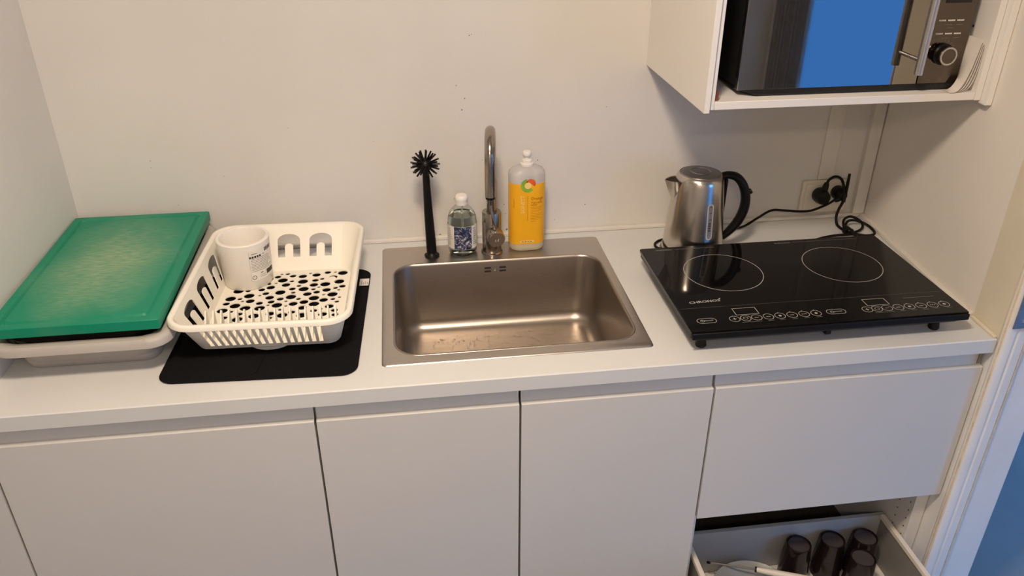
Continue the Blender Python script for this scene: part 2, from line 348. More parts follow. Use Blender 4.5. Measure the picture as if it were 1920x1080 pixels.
# ------------------------------------------------------------------ room shell
FZ = -0.9; CZ = 1.60
def xr(y): return 2.044 + 0.0735 * y              # face of the slightly skewed right side wall
def xl(y): return 0.018 + 0.016 * y
struct('floor', B(-1.7, 4.7, -3.3, 1.5, FZ - 0.05, FZ), 'floor')
struct('ceiling', B(-1.7, 4.7, -3.3, 1.5, CZ, CZ + 0.05), 'ceiling')
struct('wall_back', B(-0.1, 2.12, 0, 0.08, FZ, CZ), 'wall_k')
struct('wall_left', MB().prism([(xl(0), 0), (xl(-.598), -.598), (-1.62, -.598), (-1.62, 0)], 'z', FZ, CZ), 'wall')
struct('wall_right', MB().prism([(xr(0), 0.0), (xr(-.551), -.551), (2.135, -.551), (2.135, 0.0)], 'z', FZ, CZ), 'wall_r')
struct('wall_outer_left', B(-1.7, -1.62, -3.3, -.632, FZ, CZ), 'wall')
struct('wall_outer_right', MB().plate([(-3.3, FZ), (1.5, FZ), (1.5, CZ), (-3.3, CZ)], [[(FILL_WIN[0], FILL_WIN[2]), (FILL_WIN[0], FILL_WIN[3]), (FILL_WIN[1], FILL_WIN[3]), (FILL_WIN[1], FILL_WIN[2])]], lambda u, v: (4.6, u, v), lambda u, v: (4.7, u, v)), 'wall')
w2 = thing('fill_window', None, None, (4.65, FILL_WIN[0], FILL_WIN[2]), structure=True); fr = MB()  # added window, lets blue light onto the hallway floor
for a in ((FILL_WIN[0], FILL_WIN[0] + .05, FILL_WIN[2], FILL_WIN[3]), (FILL_WIN[1] - .05, FILL_WIN[1], FILL_WIN[2], FILL_WIN[3]), (FILL_WIN[0] + .05, FILL_WIN[1] - .05, FILL_WIN[2], FILL_WIN[2] + .05), (FILL_WIN[0] + .05, FILL_WIN[1] - .05, FILL_WIN[3] - .05, FILL_WIN[3])): fr.box(4.63, 4.68, a[0], a[1], a[2], a[3])
part('window_frame', fr, 'casing', w2)
struct('wall_beside_doorway', B(3.05, 4.6, -.64, -.55, FZ, CZ), 'wall')
struct('wall_above_doorway', B(2.145, 3.05, -.64, -.55, 1.2, CZ), 'wall')
struct('wall_hallway_back', B(2.135, 4.6, 1.4, 1.5, FZ, CZ), 'wall')
struct('wall_hallway_left', B(2.055, 2.135, 0.0, 1.5, FZ, CZ), 'wall')
x0, x1, z0, z1 = WIN
wf = MB().plate([(-1.7, FZ), (4.7, FZ), (4.7, CZ), (-1.7, CZ)], [[(x0, z0), (x0, z1), (x1, z1), (x1, z0)]], lambda u, v: (u, -3.3, v), lambda u, v: (u, -3.2, v))
struct('wall_front', wf, 'wall')
w1 = thing('window_1', None, None, (x0, -3.25, z0), structure=True)
fr = MB()
for a in ((x0, x0 + .05, z0, z1), (x1 - .05, x1, z0, z1), (x0 + .05, x1 - .05, z0, z0 + .05), (x0 + .05, x1 - .05, z1 - .05, z1)): fr.box(a[0], a[1], -3.28, -3.23, a[2], a[3])
part('window_frame', fr, 'casing', w1)
part('glass', B(x0 + .05, x1 - .05, -3.258, -3.254, z0 + .05, z1 - .05), 'glassclear', w1, smooth=0)
cu = MB(); n = 60
pts = [(2.83 + .2 * i / n, -3.14 + .018 * sin(i * 1.1)) for i in range(n + 1)]
cu.prism(pts + [(x, y - .006) for x, y in pts[::-1]], 'z', FZ + .03, 1.3)
cur = single('curtain', cu, 'curtain', 'dark grey curtain drawn beside the tall window behind the photographer', 'curtain', (2.93, -3.14, FZ + .03))
struct('trim_5', B(-.25, .0035, -.6295, -.5985, FZ, -.0335), 'front')
# beads of trim where the worktop meets the walls
tb = MB().box(.018, .742, -.012, 0, 0, .010); tb.box(1.278, xr(0), -.012, 0, 0, .010)
struct('trim_1', MB().box(.018, 2.036, -.012, 0, 0.0002, .010), 'trimwall', bevel=.002)
struct('trim_2', MB().prism([(xr(-.012) - .014, -.012), (xr(-.55) - .014, -.55), (xr(-.55), -.55), (xr(-.012), -.012)], 'z', 0.0002, .010), 'trimwall', bevel=.002)
struct('trim_6', MB().prism([(xr(-.553) - .009, -.553), (1.990, -.638), (1.9975, -.638), (xr(-.553) - .0015, -.553)], 'z', 0.0002, .006), 'cream', bevel=.0015)
# flat cover strips on the wall in the right back corner
struct('trim_3', B(1.893, 1.936, -.006, 0, .112, 1.2), 'trimwall', bevel=.0015)
struct('trim_4', B(2.008, 2.040, -.016, 0, .0105, 1.2), 'trimwall', bevel=.0015)
# door frame at the right end of the kitchen
dr = thing('door_1', None, None, (2.07, -.64, FZ), structure=True)
part('frame_post', MB().prism([(xr(-.552) - .001, -.552), (1.998, -.640), (2.145, -.640), (2.145, -.552)], 'z', -.0002, 1.2), 'cream', dr)
part('lower_post', MB().prism([(2.0005, -.552), (2.0005, -.640), (2.145, -.640), (2.145, -.552)], 'z', FZ, -.0006), 'casing', dr)
part('casing_board', B(2.000, 2.136, -.650, -.6405, FZ, 1.25), 'casing', dr, bevel=.003)
mo = MB().prism([(2.000, -.650), (2.000, -.656), (2.006, -.660), (2.018, -.660), (2.022, -.6555), (2.026, -.6555), (2.029, -.6585), (2.046, -.6585), (2.048, -.656), (2.048, -.650)], 'z', FZ, 1.25)
part('casing_moulding', mo, 'casing', dr)
part('sealant_line', MB().prism([(1.9975, -.6505), (1.9975, -.6530), (1.9998, -.6530), (1.9998, -.6505)], 'z', FZ, 1.25), 'caulk', dr, label='yellowed sealant line along the inner edge')
part('sealant_line', MB().prism([(2.0483, -.6503), (2.0483, -.6580), (2.0515, -.6580), (2.0565, -.6515), (2.0565, -.6503)], 'z', FZ, 1.25), 'caulk', dr, label='yellowed sealant line along the moulding')
sp = MB().box(2.0035, 2.040, -.6635, -.6612, .036, .165)
spo = part('strike_plate', sp, 'brass', dr, label='blue-grey metal strike plate', bevel=.002)
k = MB().box(2.013, 2.029, -.6642, -.6636, .085, .125); part('latch_hole', k, 'peg', spo)
k = MB().cyl((0, 0, 0), .004, .001, 16, Matrix.Translation((2.022, -.6636, .055)) @ Matrix.Rotation(pi / 2, 4, 'X')); part('screw', k, 'mw_bar', spo)
# lamp on the ceiling, and an unseen one added behind for fill light
for lx, ly, lt_ in ((LAMP_POS[0], LAMP_POS[1], 'round white ceiling lamp above the kitchen floor near the worktop'), (.55, -2.75, 'added round fill lamp near the wall behind the photographer')):
    cl = thing('ceiling_light', lt_, 'lamp', (lx, ly, CZ), group='round ceiling lamps')
    part('base_plate', MB().cyl((lx, ly, CZ - .03), .13, .03, 40, bev=.004), 'whitecap', cl)
    part('diffuser', MB().cyl((lx, ly, CZ - .045), .11, .0145, 40, bev=.004), 'shine', cl)

# ------------------------------------------------------------------ worktop and base cabinets
YF = -.6425
outer = [(xl(0), -.0005), (xl(-.598) + .0005, -.5985), (-0.03, -.5985), (-0.03, YF), (1.9965, YF), (1.9965, -.6385), (xr(-.552) - .003, -.556), (xr(0) - .001, -.0005)]
hole = [(p[0], p[1]) for p in rr(.75, 1.27, -.56, -.13, 0, .03)][::-1]
wt = MB(); low = [(u, v, -.033) for u, v in outer]; mid = [(u, v, -.0022) for u, v in outer]; top = [(u, v + (.002 if v < YF + .0005 else 0), 0) for u, v in outer]
wt.rings([low, mid, top], False, False)
wt.plate([(p[0], p[1]) for p in top], [hole], lambda u, v: (u, v, 0)); wt.plate(outer, [hole], lambda u, v: (u, v, -.033))
wt.rings([[(u, v, -.033) for u, v in hole], [(u, v, 0) for u, v in hole]], False, False)
single('worktop', wt, 'worktop',
       'long white laminate worktop running wall to wall over the base cabinets', 'worktop', (1.0, -.32, -.033), smooth=0)
def front_profile(zb):
    return [(-.630, zb), (-.630, -.0780), (-.6288, -.0765), (-.6205, -.0762), (-.6190, -.0750), (-.6180, -.0700), (-.6170, -.0345), (-.600, -.0345), (-.600, zb)]
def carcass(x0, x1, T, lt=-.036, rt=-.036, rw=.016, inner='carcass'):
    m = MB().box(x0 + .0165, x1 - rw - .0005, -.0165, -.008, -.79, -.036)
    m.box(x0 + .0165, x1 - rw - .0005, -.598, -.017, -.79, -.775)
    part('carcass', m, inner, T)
    part('side_panel', B(x0 + .0005, x0 + .016, -.5985, -.008, -.79, lt), 'carcass', T)
    part('side_panel', B(x1 - rw, x1 - .0005, -.5985, -.008, -.79, rt), 'carcass', T)
    part('plinth', B(x0 + .0005, x1 - .0005, -.56, -.545, FZ + .0005, -.791), 'carcass', T)
def cabinet(x0, x1, label, lt, rt, cx0=None):
    T = thing('base_cabinet', label, 'cabinet', ((x0 + x1) / 2, -.32, FZ), group='white handleless base cabinets')
    carcass(cx0 or x0, x1, T, lt, rt)
    part('door', MB().prism(front_profile(-.785), 'x', x0 + .0022, x1 - .0022), 'front', T, bevel=.0007)
    return T
cabinet(.006, .600, 'widest white handleless cabinet door, below the green board and dish rack', -.036, -.036, .0205)
cabinet(.600, 1.000, 'narrow white handleless cabinet left of the door gap under the sink middle', -.036, -.19)
cabinet(1.000, 1.4015, 'narrow white handleless cabinet between the sink middle and the drawer unit', -.19, -.036)
T = thing('drawer_cabinet', 'white drawer cabinet below the induction hob with its lower drawer pulled out', 'cabinet', (1.70, -.32, FZ), group='white handleless base cabinets')
carcass(1.4015, 1.9985, T, rw=.0315, inner='shade_board')
dh = part('drawer', MB().prism(front_profile(-.4373), 'x', 1.4045, 1.9965), 'front', T, label='closed upper drawer front', bevel=.0007)
ub = MB().box(1.425, 1.962, -.598, -.06, -.425, -.412); ub.box(1.425, 1.437, -.598, -.06, -.4119, -.25); ub.box(1.950, 1.962, -.598, -.06, -.4119, -.25); ub.box(1.437, 1.950, -.072, -.06, -.4119, -.12)
part('drawer_tray', ub, 'drawer_side', dh, label='grey tray of the closed upper drawer')
part('rail_end_gap', B(1.9872, 1.9962, -.6205, -.6185, -.0740, -.0345), 'drawer_side', T, label='grey end gap of the finger rail')  # grey block in place of the open gap, coloured as its shade
for j in range(9):
    for yy in (-.548, -.585):
        ph = MB().lathe([(0, 0), (.0022, 0)], (0, 0, 0), 10, Matrix.Translation((1.9666, yy, -.475 - .026 * j)) @ Matrix.Rotation(-pi / 2, 4, 'Y')); part('peg_hole', ph, 'peg', T)
D0, D1 = -.520, -1.035; DZ = -.745
bp_ = MB().box(1.425, 1.962, D0, D0 + .012, DZ, -.606); dw = part('drawer_box', bp_, 'drawer_back_shade', T, label='open lower drawer', bevel=.001)
part('drawer_bottom', B(1.425, 1.962, D1, D0 - .0005, DZ - .012, DZ), 'carcass', dw)
part('drawer_front', B(1.4045, 1.9905, D1 - .018, D1 - .0005, -.80, -.445), 'front', dw, bevel=.001)
for sx_, lb in ((1.425, 'left'), (1.948, 'right')):
    part('drawer_rail', B(sx_ + .001, sx_ + .013, D1, D0 - .0005, -.614, -.602), 'handle_w', dw, label='cream top rail of the %s side' % lb, bevel=.001)
    part('drawer_side', B(sx_ + .005, sx_ + .010, D1, D0 - .0005, DZ, -.6145), 'drawer_side', dw, label='%s side panel' % lb)
# things inside the open drawer
def glass(x, y, label, z=DZ):
    H = .113; R1 = .0305; R2 = .0385
    pr = [(0, H - .005), (R1 - .0045, H - .005), (R1 - .0035, H - .0005), (R1 - .0015, H), (R1 - .0004, H - .001), (R1, H - .004), (R1 + .001, H - .02), (R2, .0), (R2 - .0022, .0), (R1 - .0022, H - .022), (R1 - .006, H - .011), (0, H - .011)]
    g = thing('drinking_glass', label, 'glass', (x, y, z), group='smoky purple glasses upside down in the drawer')
    part('glass_body', MB().lathe(pr, (x, y, z), 40), 'smoke', g, smooth=32)
    part('glass_base', MB().lathe([(0, H - .0047), (R1 - .0048, H - .0047), (R1 - .0048, H - .0037), (0, H - .0037)], (x, y, z), 40), 'smoke_base', g, smooth=32, label='pale recessed base disc')
    return g
glass(1.717, -.559, 'smoky purple glass upside down in the open drawer, leftmost of the four')
glass(1.808, -.556, 'smoky purple glass upside down in the open drawer, middle of the back row')
glass(1.8935, -.559, 'smoky purple glass upside down in the drawer back right corner')
glass(1.8535, -.622, 'smoky purple glass upside down in the drawer, in front of the back row')
pl = MB().lathe([(0, .004), (.05, .004), (.055, 0), (.060, .004), (.085, .035), (.103, .060), (.1045, .062), (.103, .0635), (.100, .062), (.082, .039), (.055, .010), (0, .009)], (1.572, -.652, DZ), 48)
single('bowl', pl, 'bowlgrey', 'shallow round grey bowl lying in the open drawer beside the glasses', 'bowl', (1.572, -.652, DZ), smooth=60)
ut = thing('kitchen_utensil', 'metal rod utensil with cream handle lying across the bowl in the drawer', 'utensil', (1.6, -.60, -.681))
a = Vector((1.498, -.548, -.6795)); b = Vector((1.600, -.588, -.6745)); c = Vector((1.70, -.640, -.664))
part('metal_rod', MB().tube([a, b], .0022, 8, 1), 'mw_bar', ut)
part('tip', MB().lathe([(0, -.0014), (.004, -.001), (.005, 0), (.004, .001), (0, .0014)], tuple(a + Vector((-.006, .002, 0))), 20), 'black', ut)
part('handle', MB().tube([b, b + (c - b) * .25, b + (c - b) * .6, c, c + (c - b) * .3], [.0062, .0078, .0085, .0092, .008], 14, 4), 'handle_w', ut)
part('ferrule', MB().rod(b - (c - b).normalized() * .004, b + (c - b).normalized() * .0005, .0068, 16), 'black', ut)

# ------------------------------------------------------------------ wall cabinet, microwave
UZ = .4335; UD = -.4046
uc = thing('wall_cabinet', 'white open wall cabinet holding the microwave above the hob', 'cabinet', (1.70, -.2, UZ))
part('cover_panel', B(1.3965, 1.4085, UD, -.0005, UZ - .004, 1.20), 'upper', uc, label='left cover panel', bevel=.001)
part('side_panel', B(1.4092, 1.4200, -.3960, -.0005, UZ, 1.20), 'upper', uc, label='left side panel', bevel=.001)
part('shelf', B(1.4205, 1.9810, -.396, -.0095, UZ, UZ + .016), 'upper', uc, label='bottom shelf', bevel=.001)
part('side_panel', B(1.9815, 1.9960, -.3965, -.0165, UZ - .001, 1.20), 'upper', uc, label='right side panel', bevel=.001)
part('front_strip', B(1.9968, 2.0132, UD - .008, UD + .016, UZ - .009, 1.20), 'upper', uc, label='front strip of the right side', bevel=.0025)
part('back_panel', B(1.4205, 1.9810, -.009, -.0065, UZ, 1.20), 'upper', uc)
part('shelf', B(1.4205, 1.9810, -.390, -.0095, .86, .876), 'upper', uc, label='upper shelf', bevel=.001)
part('top_panel', B(1.4205, 1.9810, -.396, -.0095, 1.184, 1.20), 'upper', uc, bevel=.001)
for zz in (.571, .667): part('peg_hole', MB().lathe([(0, 0), (.0028, 0)], (0, 0, 0), 12, Matrix.Translation((1.9812, -.335, zz)) @ Matrix.Rotation(-pi / 2, 4, 'Y')), 'peg', uc)
SZ = UZ + .0165
single('wooden_dowel', MB().rod((1.4275, -.386, SZ), (1.4275, -.386, SZ + .020), .0028, 12), 'wood', 'tiny red-brown wooden dowel standing at the left end of the wall cabinet shelf', 'dowel', (1.4275, -.386, SZ))
MF = -.360; mz0 = .461; mz1 = .745; mx0 = 1.478; mx1 = 1.958; ms = 1.868
mw = thing('microwave_oven', 'dark mirrored microwave oven inside the white wall cabinet', 'microwave', (1.715, -.2, SZ))
body = MB(); r0 = [(mx0 + .002, MF + .016), (mx1 - .002, MF + .016), (mx1 - .002, -.03), (mx0 + .002, -.03)]
body.rings([[(x, y, mz0 + .002) for x, y in r0], [(x, y, mz1) for x, y in r0]])
part('body', body, 'mw_body', mw, bevel=.004)
sk = MB().rings([[(mx0 + .040, MF - .006, SZ + .0005), (mx1 - .02, MF - .006, SZ + .0005), (mx1 - .02, -.04, SZ + .0005), (mx0 + .030, -.04, SZ + .0005)],
                 [(mx0 + .030, MF - .006, SZ + .004), (mx1 - .012, MF - .006, SZ + .004), (mx1 - .012, -.035, SZ + .004), (mx0 + .020, -.035, SZ + .004)],
                 [(mx0 + .0, MF + .002, mz0 + .0015), (mx1, MF + .002, mz0 + .0015), (mx1, -.032, mz0 + .0015), (mx0 + .0, -.032, mz0 + .0015)]])
part('bottom_skirt', sk, 'mw_body', mw)
door = part('door', B(mx0, ms - .0012, MF, MF + .015, mz0, mz1), 'mw_glass', mw, label='mirrored door', bevel=.0012)
part('control_panel', B(ms + .0012, mx1, MF, MF + .015, mz0, mz1), 'mw', mw, bevel=.0012)
hd = MB().tube([(1.838, -.402, .492), (1.838, -.402, .6), (1.838, -.402, .72)], .0085, 16, 1)
hd.rod((1.838, -.402, .520), (1.838, MF - .0002, .520), .0042, 12); hd.rod((1.838, -.402, .695), (1.838, MF - .0002, .695), .0042, 12)
part('handle', hd, 'mw_bar', door)
X90 = Matrix.Rotation(pi / 2, 4, 'X')
kn = part('knob', MB().lathe([(.0, 0), (.0215, 0), (.0215, .005), (.0185, .008), (.0180, .020), (.0165, .022), (0, .022)], (0, 0, 0), 40, Matrix.Translation((1.9085, MF - .0003, .522)) @ X90), 'black', mw)
part('chrome_ring', MB().lathe([(.0148, .0221), (.0148, .0238), (.0182, .0238), (.0188, .0212), (.0182, .0195)], (0, 0, 0), 40, Matrix.Translation((1.9085, MF - .0003, .522)) @ X90), 'mw_bar', kn)
part('knob_face', MB().lathe([(0, .0226), (.0149, .0226)], (0, 0, 0), 40, Matrix.Translation((1.9085, MF - .0003, .522)) @ X90), 'mw', kn)
fm = lambda u, v: (u, MF - .0004, v)
for zz in (.5885, .5625):
    for xx in (1.892, 1.912, 1.9315):
        pb = MB()
        for q in range(5): pb.plate([(xx - .0078 + q * .0031, zz - .0014), (xx - .0052 + q * .0031, zz - .0014), (xx - .0052 + q * .0031, zz + .0014), (xx - .0078 + q * .0031, zz + .0014)], [], fm)
        part('button_print', pb, 'paper', mw)
pb = MB()
for zz in (.5800, .5540):
    for xx, w in ((1.887, .012), (1.907, .016), (1.931, .014)): pb.plate([(xx - w / 2, zz - .0004), (xx + w / 2, zz - .0004), (xx + w / 2, zz + .0004), (xx - w / 2, zz + .0004)], [], fm)
pb.plate([(1.905, .5735), (1.919, .5735), (1.919, .5742), (1.905, .5742)], [], fm)
for i in range(9):
    an = radians(20 + 140 * i / 8); cx, cz = 1.9085 + .0265 * cos(an), .522 + .0265 * sin(an)
    pb.plate([(cx - .001, cz - .0006), (cx + .001, cz - .0006), (cx + .001, cz + .0006), (cx - .001, cz + .0006)], [], fm)
part('fine_print', pb, 'print_dim', mw)
part('display', MB().plate([(1.889, .622), (1.945, .622), (1.945, .655), (1.889, .655)], [], fm), 'mw_body', mw)
# curled paper sheets between microwave and cabinet side
def sheet(k, y0=-.398, y1=-.06):
    """one paper sheet: lies on the shelf in front of the oven's corner and bends up along its side"""
    m = MB(); N = 16; Y = [y0, y0 + .012, -.372, -.366, -.30, y1]; rows = []
    for y in Y:
        row = []
        for i in range(N + 1):
            t = i / N; z = SZ + .0006 + (.106 - .008 * k) * t ** 2.0
            x0_ = 1.9220 + .0100 * k; xt = 1.9640 + .0050 * k
            x = x0_ + (xt - x0_) * t ** .60 + .004 * sin(pi * t) * k / 3
            if y > -.371: x = max(x, 1.9598 + .0042 * k)
            x = min(x, 1.9806 - .0012 * (3 - k))
            row.append((x, y, z))
        rows.append(row)
    vs = [p for r in rows for p in r] + [(p[0] + .0006, p[1], p[2] - .00025) for r in rows for p in r]; n = len(Y) * (N + 1); fs = []
    for a in range(len(Y) - 1):
        for i in range(N):
            q = a * (N + 1) + i; fs += [(q, q + 1, q + N + 2, q + N + 1), (q + n, q + N + 1 + n, q + N + 2 + n, q + 1 + n)]
    for i in range(N):
        fs.append((i, i + n, i + 1 + n, i + 1)); q = (len(Y) - 1) * (N + 1) + i; fs.append((q, q + 1, q + 1 + n, q + n))
    m.add(vs, fs); return m
pp = thing('paper_booklet', 'curled white paper booklet squeezed between the microwave and cabinet side', 'booklet', (1.95, -.3, SZ))
for i in range(4): part('sheet', sheet(i, y0=-.398 + .003 * i), 'napkin', pp, smooth=60)

# ------------------------------------------------------------------ outlet, sockets
ol = thing('wall_outlet', 'yellowed cream double wall socket low on the wall behind the hob', 'socket', (1.92, 0, .066))
part('frame', B(1.853, 1.985, -.010, -.0005, .018, .1105), 'outlet', ol, bevel=.003)
part('surround', B(1.862, 1.976, -.0125, -.0102, .027, .102), 'outlet', ol, bevel=.001)

# ------------------------------------------------------------------ cutting board, insert, tub
def tubmesh():
    m = MB(); R = []
    def ring(l, r, f, b, z, rad): R.append(rr(.0215 + l, .343 - r, -.556 + f, -.022 - b, z, rad, 7))
    ring(.026, .050, .069, .046, .0, .026); ring(.024, .048, .067, .044, .002, .028); ring(.018, .044, .062, .035, .016, .035)
    ring(.012, .036, .052, .03, .062, .04); ring(.004, .010, .012, .010, .064, .045); ring(0, 0, 0, 0, .068, .042); ring(0, 0, 0, 0, .080, .042)
    ring(.004, .004, .004, .004, .086, .040); ring(.010, .012, .012, .010, .0865, .038); ring(.014, .022, .024, .018, .083, .040)
    ring(.020, .040, .056, .036, .020, .045); ring(.045, .06, .075, .05, .006, .04)
    m.rings(R, True, True); return m
single('storage_tub', tubmesh(), 'tub', 'grey plastic tub with rolled rim under the green cutting board', 'tub', (.18, -.29, 0), smooth=50)
single('black_insert', MB().rings([rr(.085, .260, -.445, -.11, .0068, .035), rr(.0405, .3045, -.5235, -.052, .0835, .04), rr(.0405, .3045, -.5235, -.052, .0985, .04)]), 'tray',
       'black insert filling the grey tub, seen as a dark strip under the green board', 'tray', (.18, -.29, .0068), smooth=40)  # solid black block added to carry the board
bx0, bx1, by0, by1 = .0205, .3275, -.5365, -.0255; bz0, bz1 = .099, .1195
bd = MB(); g = .017
R = [rr(bx0, bx1, by0, by1, bz0, .004, 3), rr(bx0, bx1, by0, by1, bz1 - .0015, .004, 3), rr(bx0 + .0015, bx1 - .0015, by0 + .0015, by1 - .0015, bz1, .004, 3)]
for d, z in ((g, 0), (g + .0025, -.0036), (g + .0060, -.0036), (g + .009, 0)): R.append(rr(bx0 + d, bx1 - d, by0 + d, by1 - d, bz1 + z, .010, 3))
bd.rings(R)
single('cutting_board', bd, 'board', 'large green plastic cutting board, scratched pale in the middle, on top of the grey tub', 'cutting board', ((bx0 + bx1) / 2, (by0 + by1) / 2 - .0, bz0), smooth=25)

# ------------------------------------------------------------------ drying mat, dish, rack, cup
mt = thing('drying_mat', 'black fabric drying mat spread under the white dish rack', 'mat', (.508, -.365, 0), radians(-2.8))
mm = MB().rings([rr(-.187, .187, -.222, .216, .0005, .030), rr(-.189, .189, -.224, .218, .003, .032), rr(-.186, .186, -.221, .215, .0055, .030), rr(-.180, .180, -.215, .209, .0042, .028), rr(-.176, .176, -.211, .205, .0052, .026)])
part('pad', mm, 'mat_fabric', mt, local=True, smooth=60)
sm = MB().tube([(-.006, -.205, .0056), (.004, -.10, .0056), (-.002, .0, .0056), (0, .19, .0056)], .0014, 8, 5); part('fold_seam', sm, 'tray', mt, local=True)
tg = part('care_tag', B(.166, .1875, .130, .163, .0058, .0066), 'paper', mt, label='small white care tag', local=True, bevel=.0003)
tt = MB()
for i, (a_, w_) in enumerate(((.170, .018), (.1745, .010), (.179, .016), (.1835, .012))): tt.plate([(a_, .134), (a_ + .0018, .134), (a_ + .0018, .134 + w_), (a_, .134 + w_)], [], lambda u, v: (u, v, .0069))
part('tag_print', tt, 'ink_soft', tg, local=True)
single('white_dish', MB().lathe([(0, .001), (.035, 0), (.038, .003), (.050, .006), (.0515, .0075), (.049, .0080), (0, .0045)], (.513, -.4505, .0058), 48), 'dish', 'small round white dish peeking out between the dish rack and the black mat', 'dish', (.513, -.4505, .0058), smooth=60)

RK = thing('dish_rack', 'white plastic dish rack with round-holed base standing on the black mat', 'dish rack', (.5145, -.318, .0058), radians(-2.3))
rk = MB()
hx, hy, hz = .1765, .2345, .0942      # rim outer half sizes and height above mat
BX0, BX1, BY0, BY1, BZ = -.137, .141, -.172, .152, .0105
random.seed(11)
holes = []; placed = []
for rad_try, cap in ((.0116, 26), (.0098, 46), (.0078, 66), (.0056, 84), (.0040, 99)):
    for _ in range(4000):
        if len(placed) >= cap: break
        x = random.uniform(BX0 + .016, BX1 - .014); y = random.uniform(-.066, BY1 - .014)
        if all((x - a) ** 2 + (y - b) ** 2 > (rad_try + c + .0024) ** 2 for a, b, c in placed): placed.append((x, y, rad_try))
placed = placed[:118]
for x, y, r in placed: holes.append(circ(x, y, r, 18)[::-1])
NS = 17; pit = (BX1 - BX0 - .018) / NS
for i in range(NS):
    xa = BX0 + .009 + pit * i + .0042; holes.append([(xa, -.108), (xa, -.080), (xa + pit - .0075, -.080), (xa + pit - .0075, -.108)])
base_loop = [(p[0], p[1]) for p in rr(BX0, BX1, BY0, BY1, 0, .022)]
rk.plate(base_loop, holes, lambda u, v: (u, v, BZ), lambda u, v: (u, v, BZ - .0022))
RI = .012
def wallpt(side, s, t, off):
    """side wall point: s along the wall 0..1, t from base 0 to rim 1, off outward"""
    c = .024; C = .042; bx0_, bx1_, by0_, by1_ = BX0, BX1, BY0, BY1; X, Y = hx - RI, hy - RI
    if side == 'f': b0 = Vector((bx0_ + c, by0_, BZ)); b1 = Vector((bx1_ - c, by0_, BZ)); r0 = Vector((-X + C, -Y, hz)); r1 = Vector((X - C, -Y, hz)); n = Vector((0, -1, 0))
    if side == 'b': b0 = Vector((bx0_ + c, by1_, BZ)); b1 = Vector((bx1_ - c, by1_, BZ)); r0 = Vector((-X + C, Y, hz)); r1 = Vector((X - C, Y, hz)); n = Vector((0, 1, 0))
    if side == 'l': b0 = Vector((bx0_, by0_ + c, BZ)); b1 = Vector((bx0_, by1_ - c, BZ)); r0 = Vector((-X, -Y + C, hz)); r1 = Vector((-X, Y - C, hz)); n = Vector((-1, 0, 0))
    if side == 'r': b0 = Vector((bx1_, by0_ + c, BZ)); b1 = Vector((bx1_, by1_ - c, BZ)); r0 = Vector((X, -Y + C, hz)); r1 = Vector((X, Y - C, hz)); n = Vector((1, 0, 0))
    p = (b0 + (b1 - b0) * s) * (1 - t) + (r0 + (r1 - r0) * s) * t
    return tuple(p + n * off)
def arch(s0, s1, t0, t1, th, tth, half=False):
    """upside-down U slot"""
    cx = (s0 + s1) / 2; rx = (s1 - s0) / 2; ry = rx * 1.35; o = [(s0, t0)]
    for i in range(13): a = pi - pi * i / 12; o.append((cx + rx * cos(a), t1 - ry + ry * sin(a)))
    o.append((s1, t0)); o.append((s1 - th, t0)); q = rx - th; qy = q * 1.6
    for i in range(9): a = pi * i / 8; o.append((cx + q * cos(a), t1 - tth - qy + qy * sin(a)))
    o.append((s0 + th, t0)); return o
def wall(side, hl):
    rk.plate([(0, 0), (1, 0), (1, 1), (0, 1)], hl, lambda u, v: wallpt(side, u, v, 0), lambda u, v: wallpt(side, u, v, .0022))
NR = 16
slots = []
for i in range(NR):
    a = .012 + (.976) * i / NR; w = .976 / NR; slots.append([(a + w * .22, .10), (a + w * .22, .90), (a + w * .80, .90), (a + w * .80, .10)][::-1])
wall('f', slots)
ah = [arch(.08 + .30 * i, .08 + .30 * i + .19, .16, .84, .055, .24)[::-1] for i in range(3)]
wall('l', ah); wall('r', ah)
wall('b', [arch(.06 + .31 * i, .06 + .31 * i + .22, .30, .82, .07, .22)[::-1] for i in range(3)])
for cxs, cys, a0 in ((1, 1, 0), (-1, 1, 90), (-1, -1, 180), (1, -1, 270)):          # rounded corners
    for off in (0, .0022):
        vs = []; fs = []; N = 8
        for i in range(N + 1):
            t = radians(a0 + 90 * i / N); c = .024; C = .042
            bx_ = (BX1 - c) if cxs > 0 else (BX0 + c); by_ = (BY1 - c) if cys > 0 else (BY0 + c)
            vs.append((bx_ + (c + off) * cos(t), by_ + (c + off) * sin(t), BZ)); vs.append((cxs * (hx - RI - C) + (C + off) * cos(t), cys * (hy - RI - C) + (C + off) * sin(t), hz))
        for i in range(N): fs.append((2 * i, 2 * i + 2, 2 * i + 3, 2 * i + 1))
        rk.add(vs, fs)
for fx in (-.10, .10):
    for fy in (-.12, .11): rk.cyl((fx, fy, .0004), .008, BZ - .0026, 16)
part('basket', rk, 'rack', RK, local=True, smooth=30)
rim = MB()
rim.rings([rr(-hx + RI, hx - RI, -hy + RI, hy - RI, hz - .001, .042, 8), rr(-hx + RI - .002, hx - RI + .002, -hy + RI - .002, hy - RI + .002, hz + .003, .043, 8), rr(-hx + .003, hx - .003, -hy + .003, hy - .003, hz + .0035, .050, 8),
           rr(-hx + .0005, hx - .0005, -hy + .0005, hy - .0005, hz + .0005, .052, 8), rr(-hx, hx, -hy, hy, hz - .007, .052, 8), rr(-hx + .0025, hx - .0025, -hy + .0025, hy - .0025, hz - .007, .050, 8),
           rr(-hx + .0035, hx - .0035, -hy + .0035, hy - .0035, hz - .001, .049, 8)], False, False)
n_ = len(rr(0, 1, 0, 1, 0, .1, 8)); 
rim.f += [(6 * n_ + k, 6 * n_ + (k + 1) % n_, (k + 1) % n_, k) for k in range(n_)]
part('rim', rim, 'rack', RK, local=True, smooth=60)
x = BX0 + .009
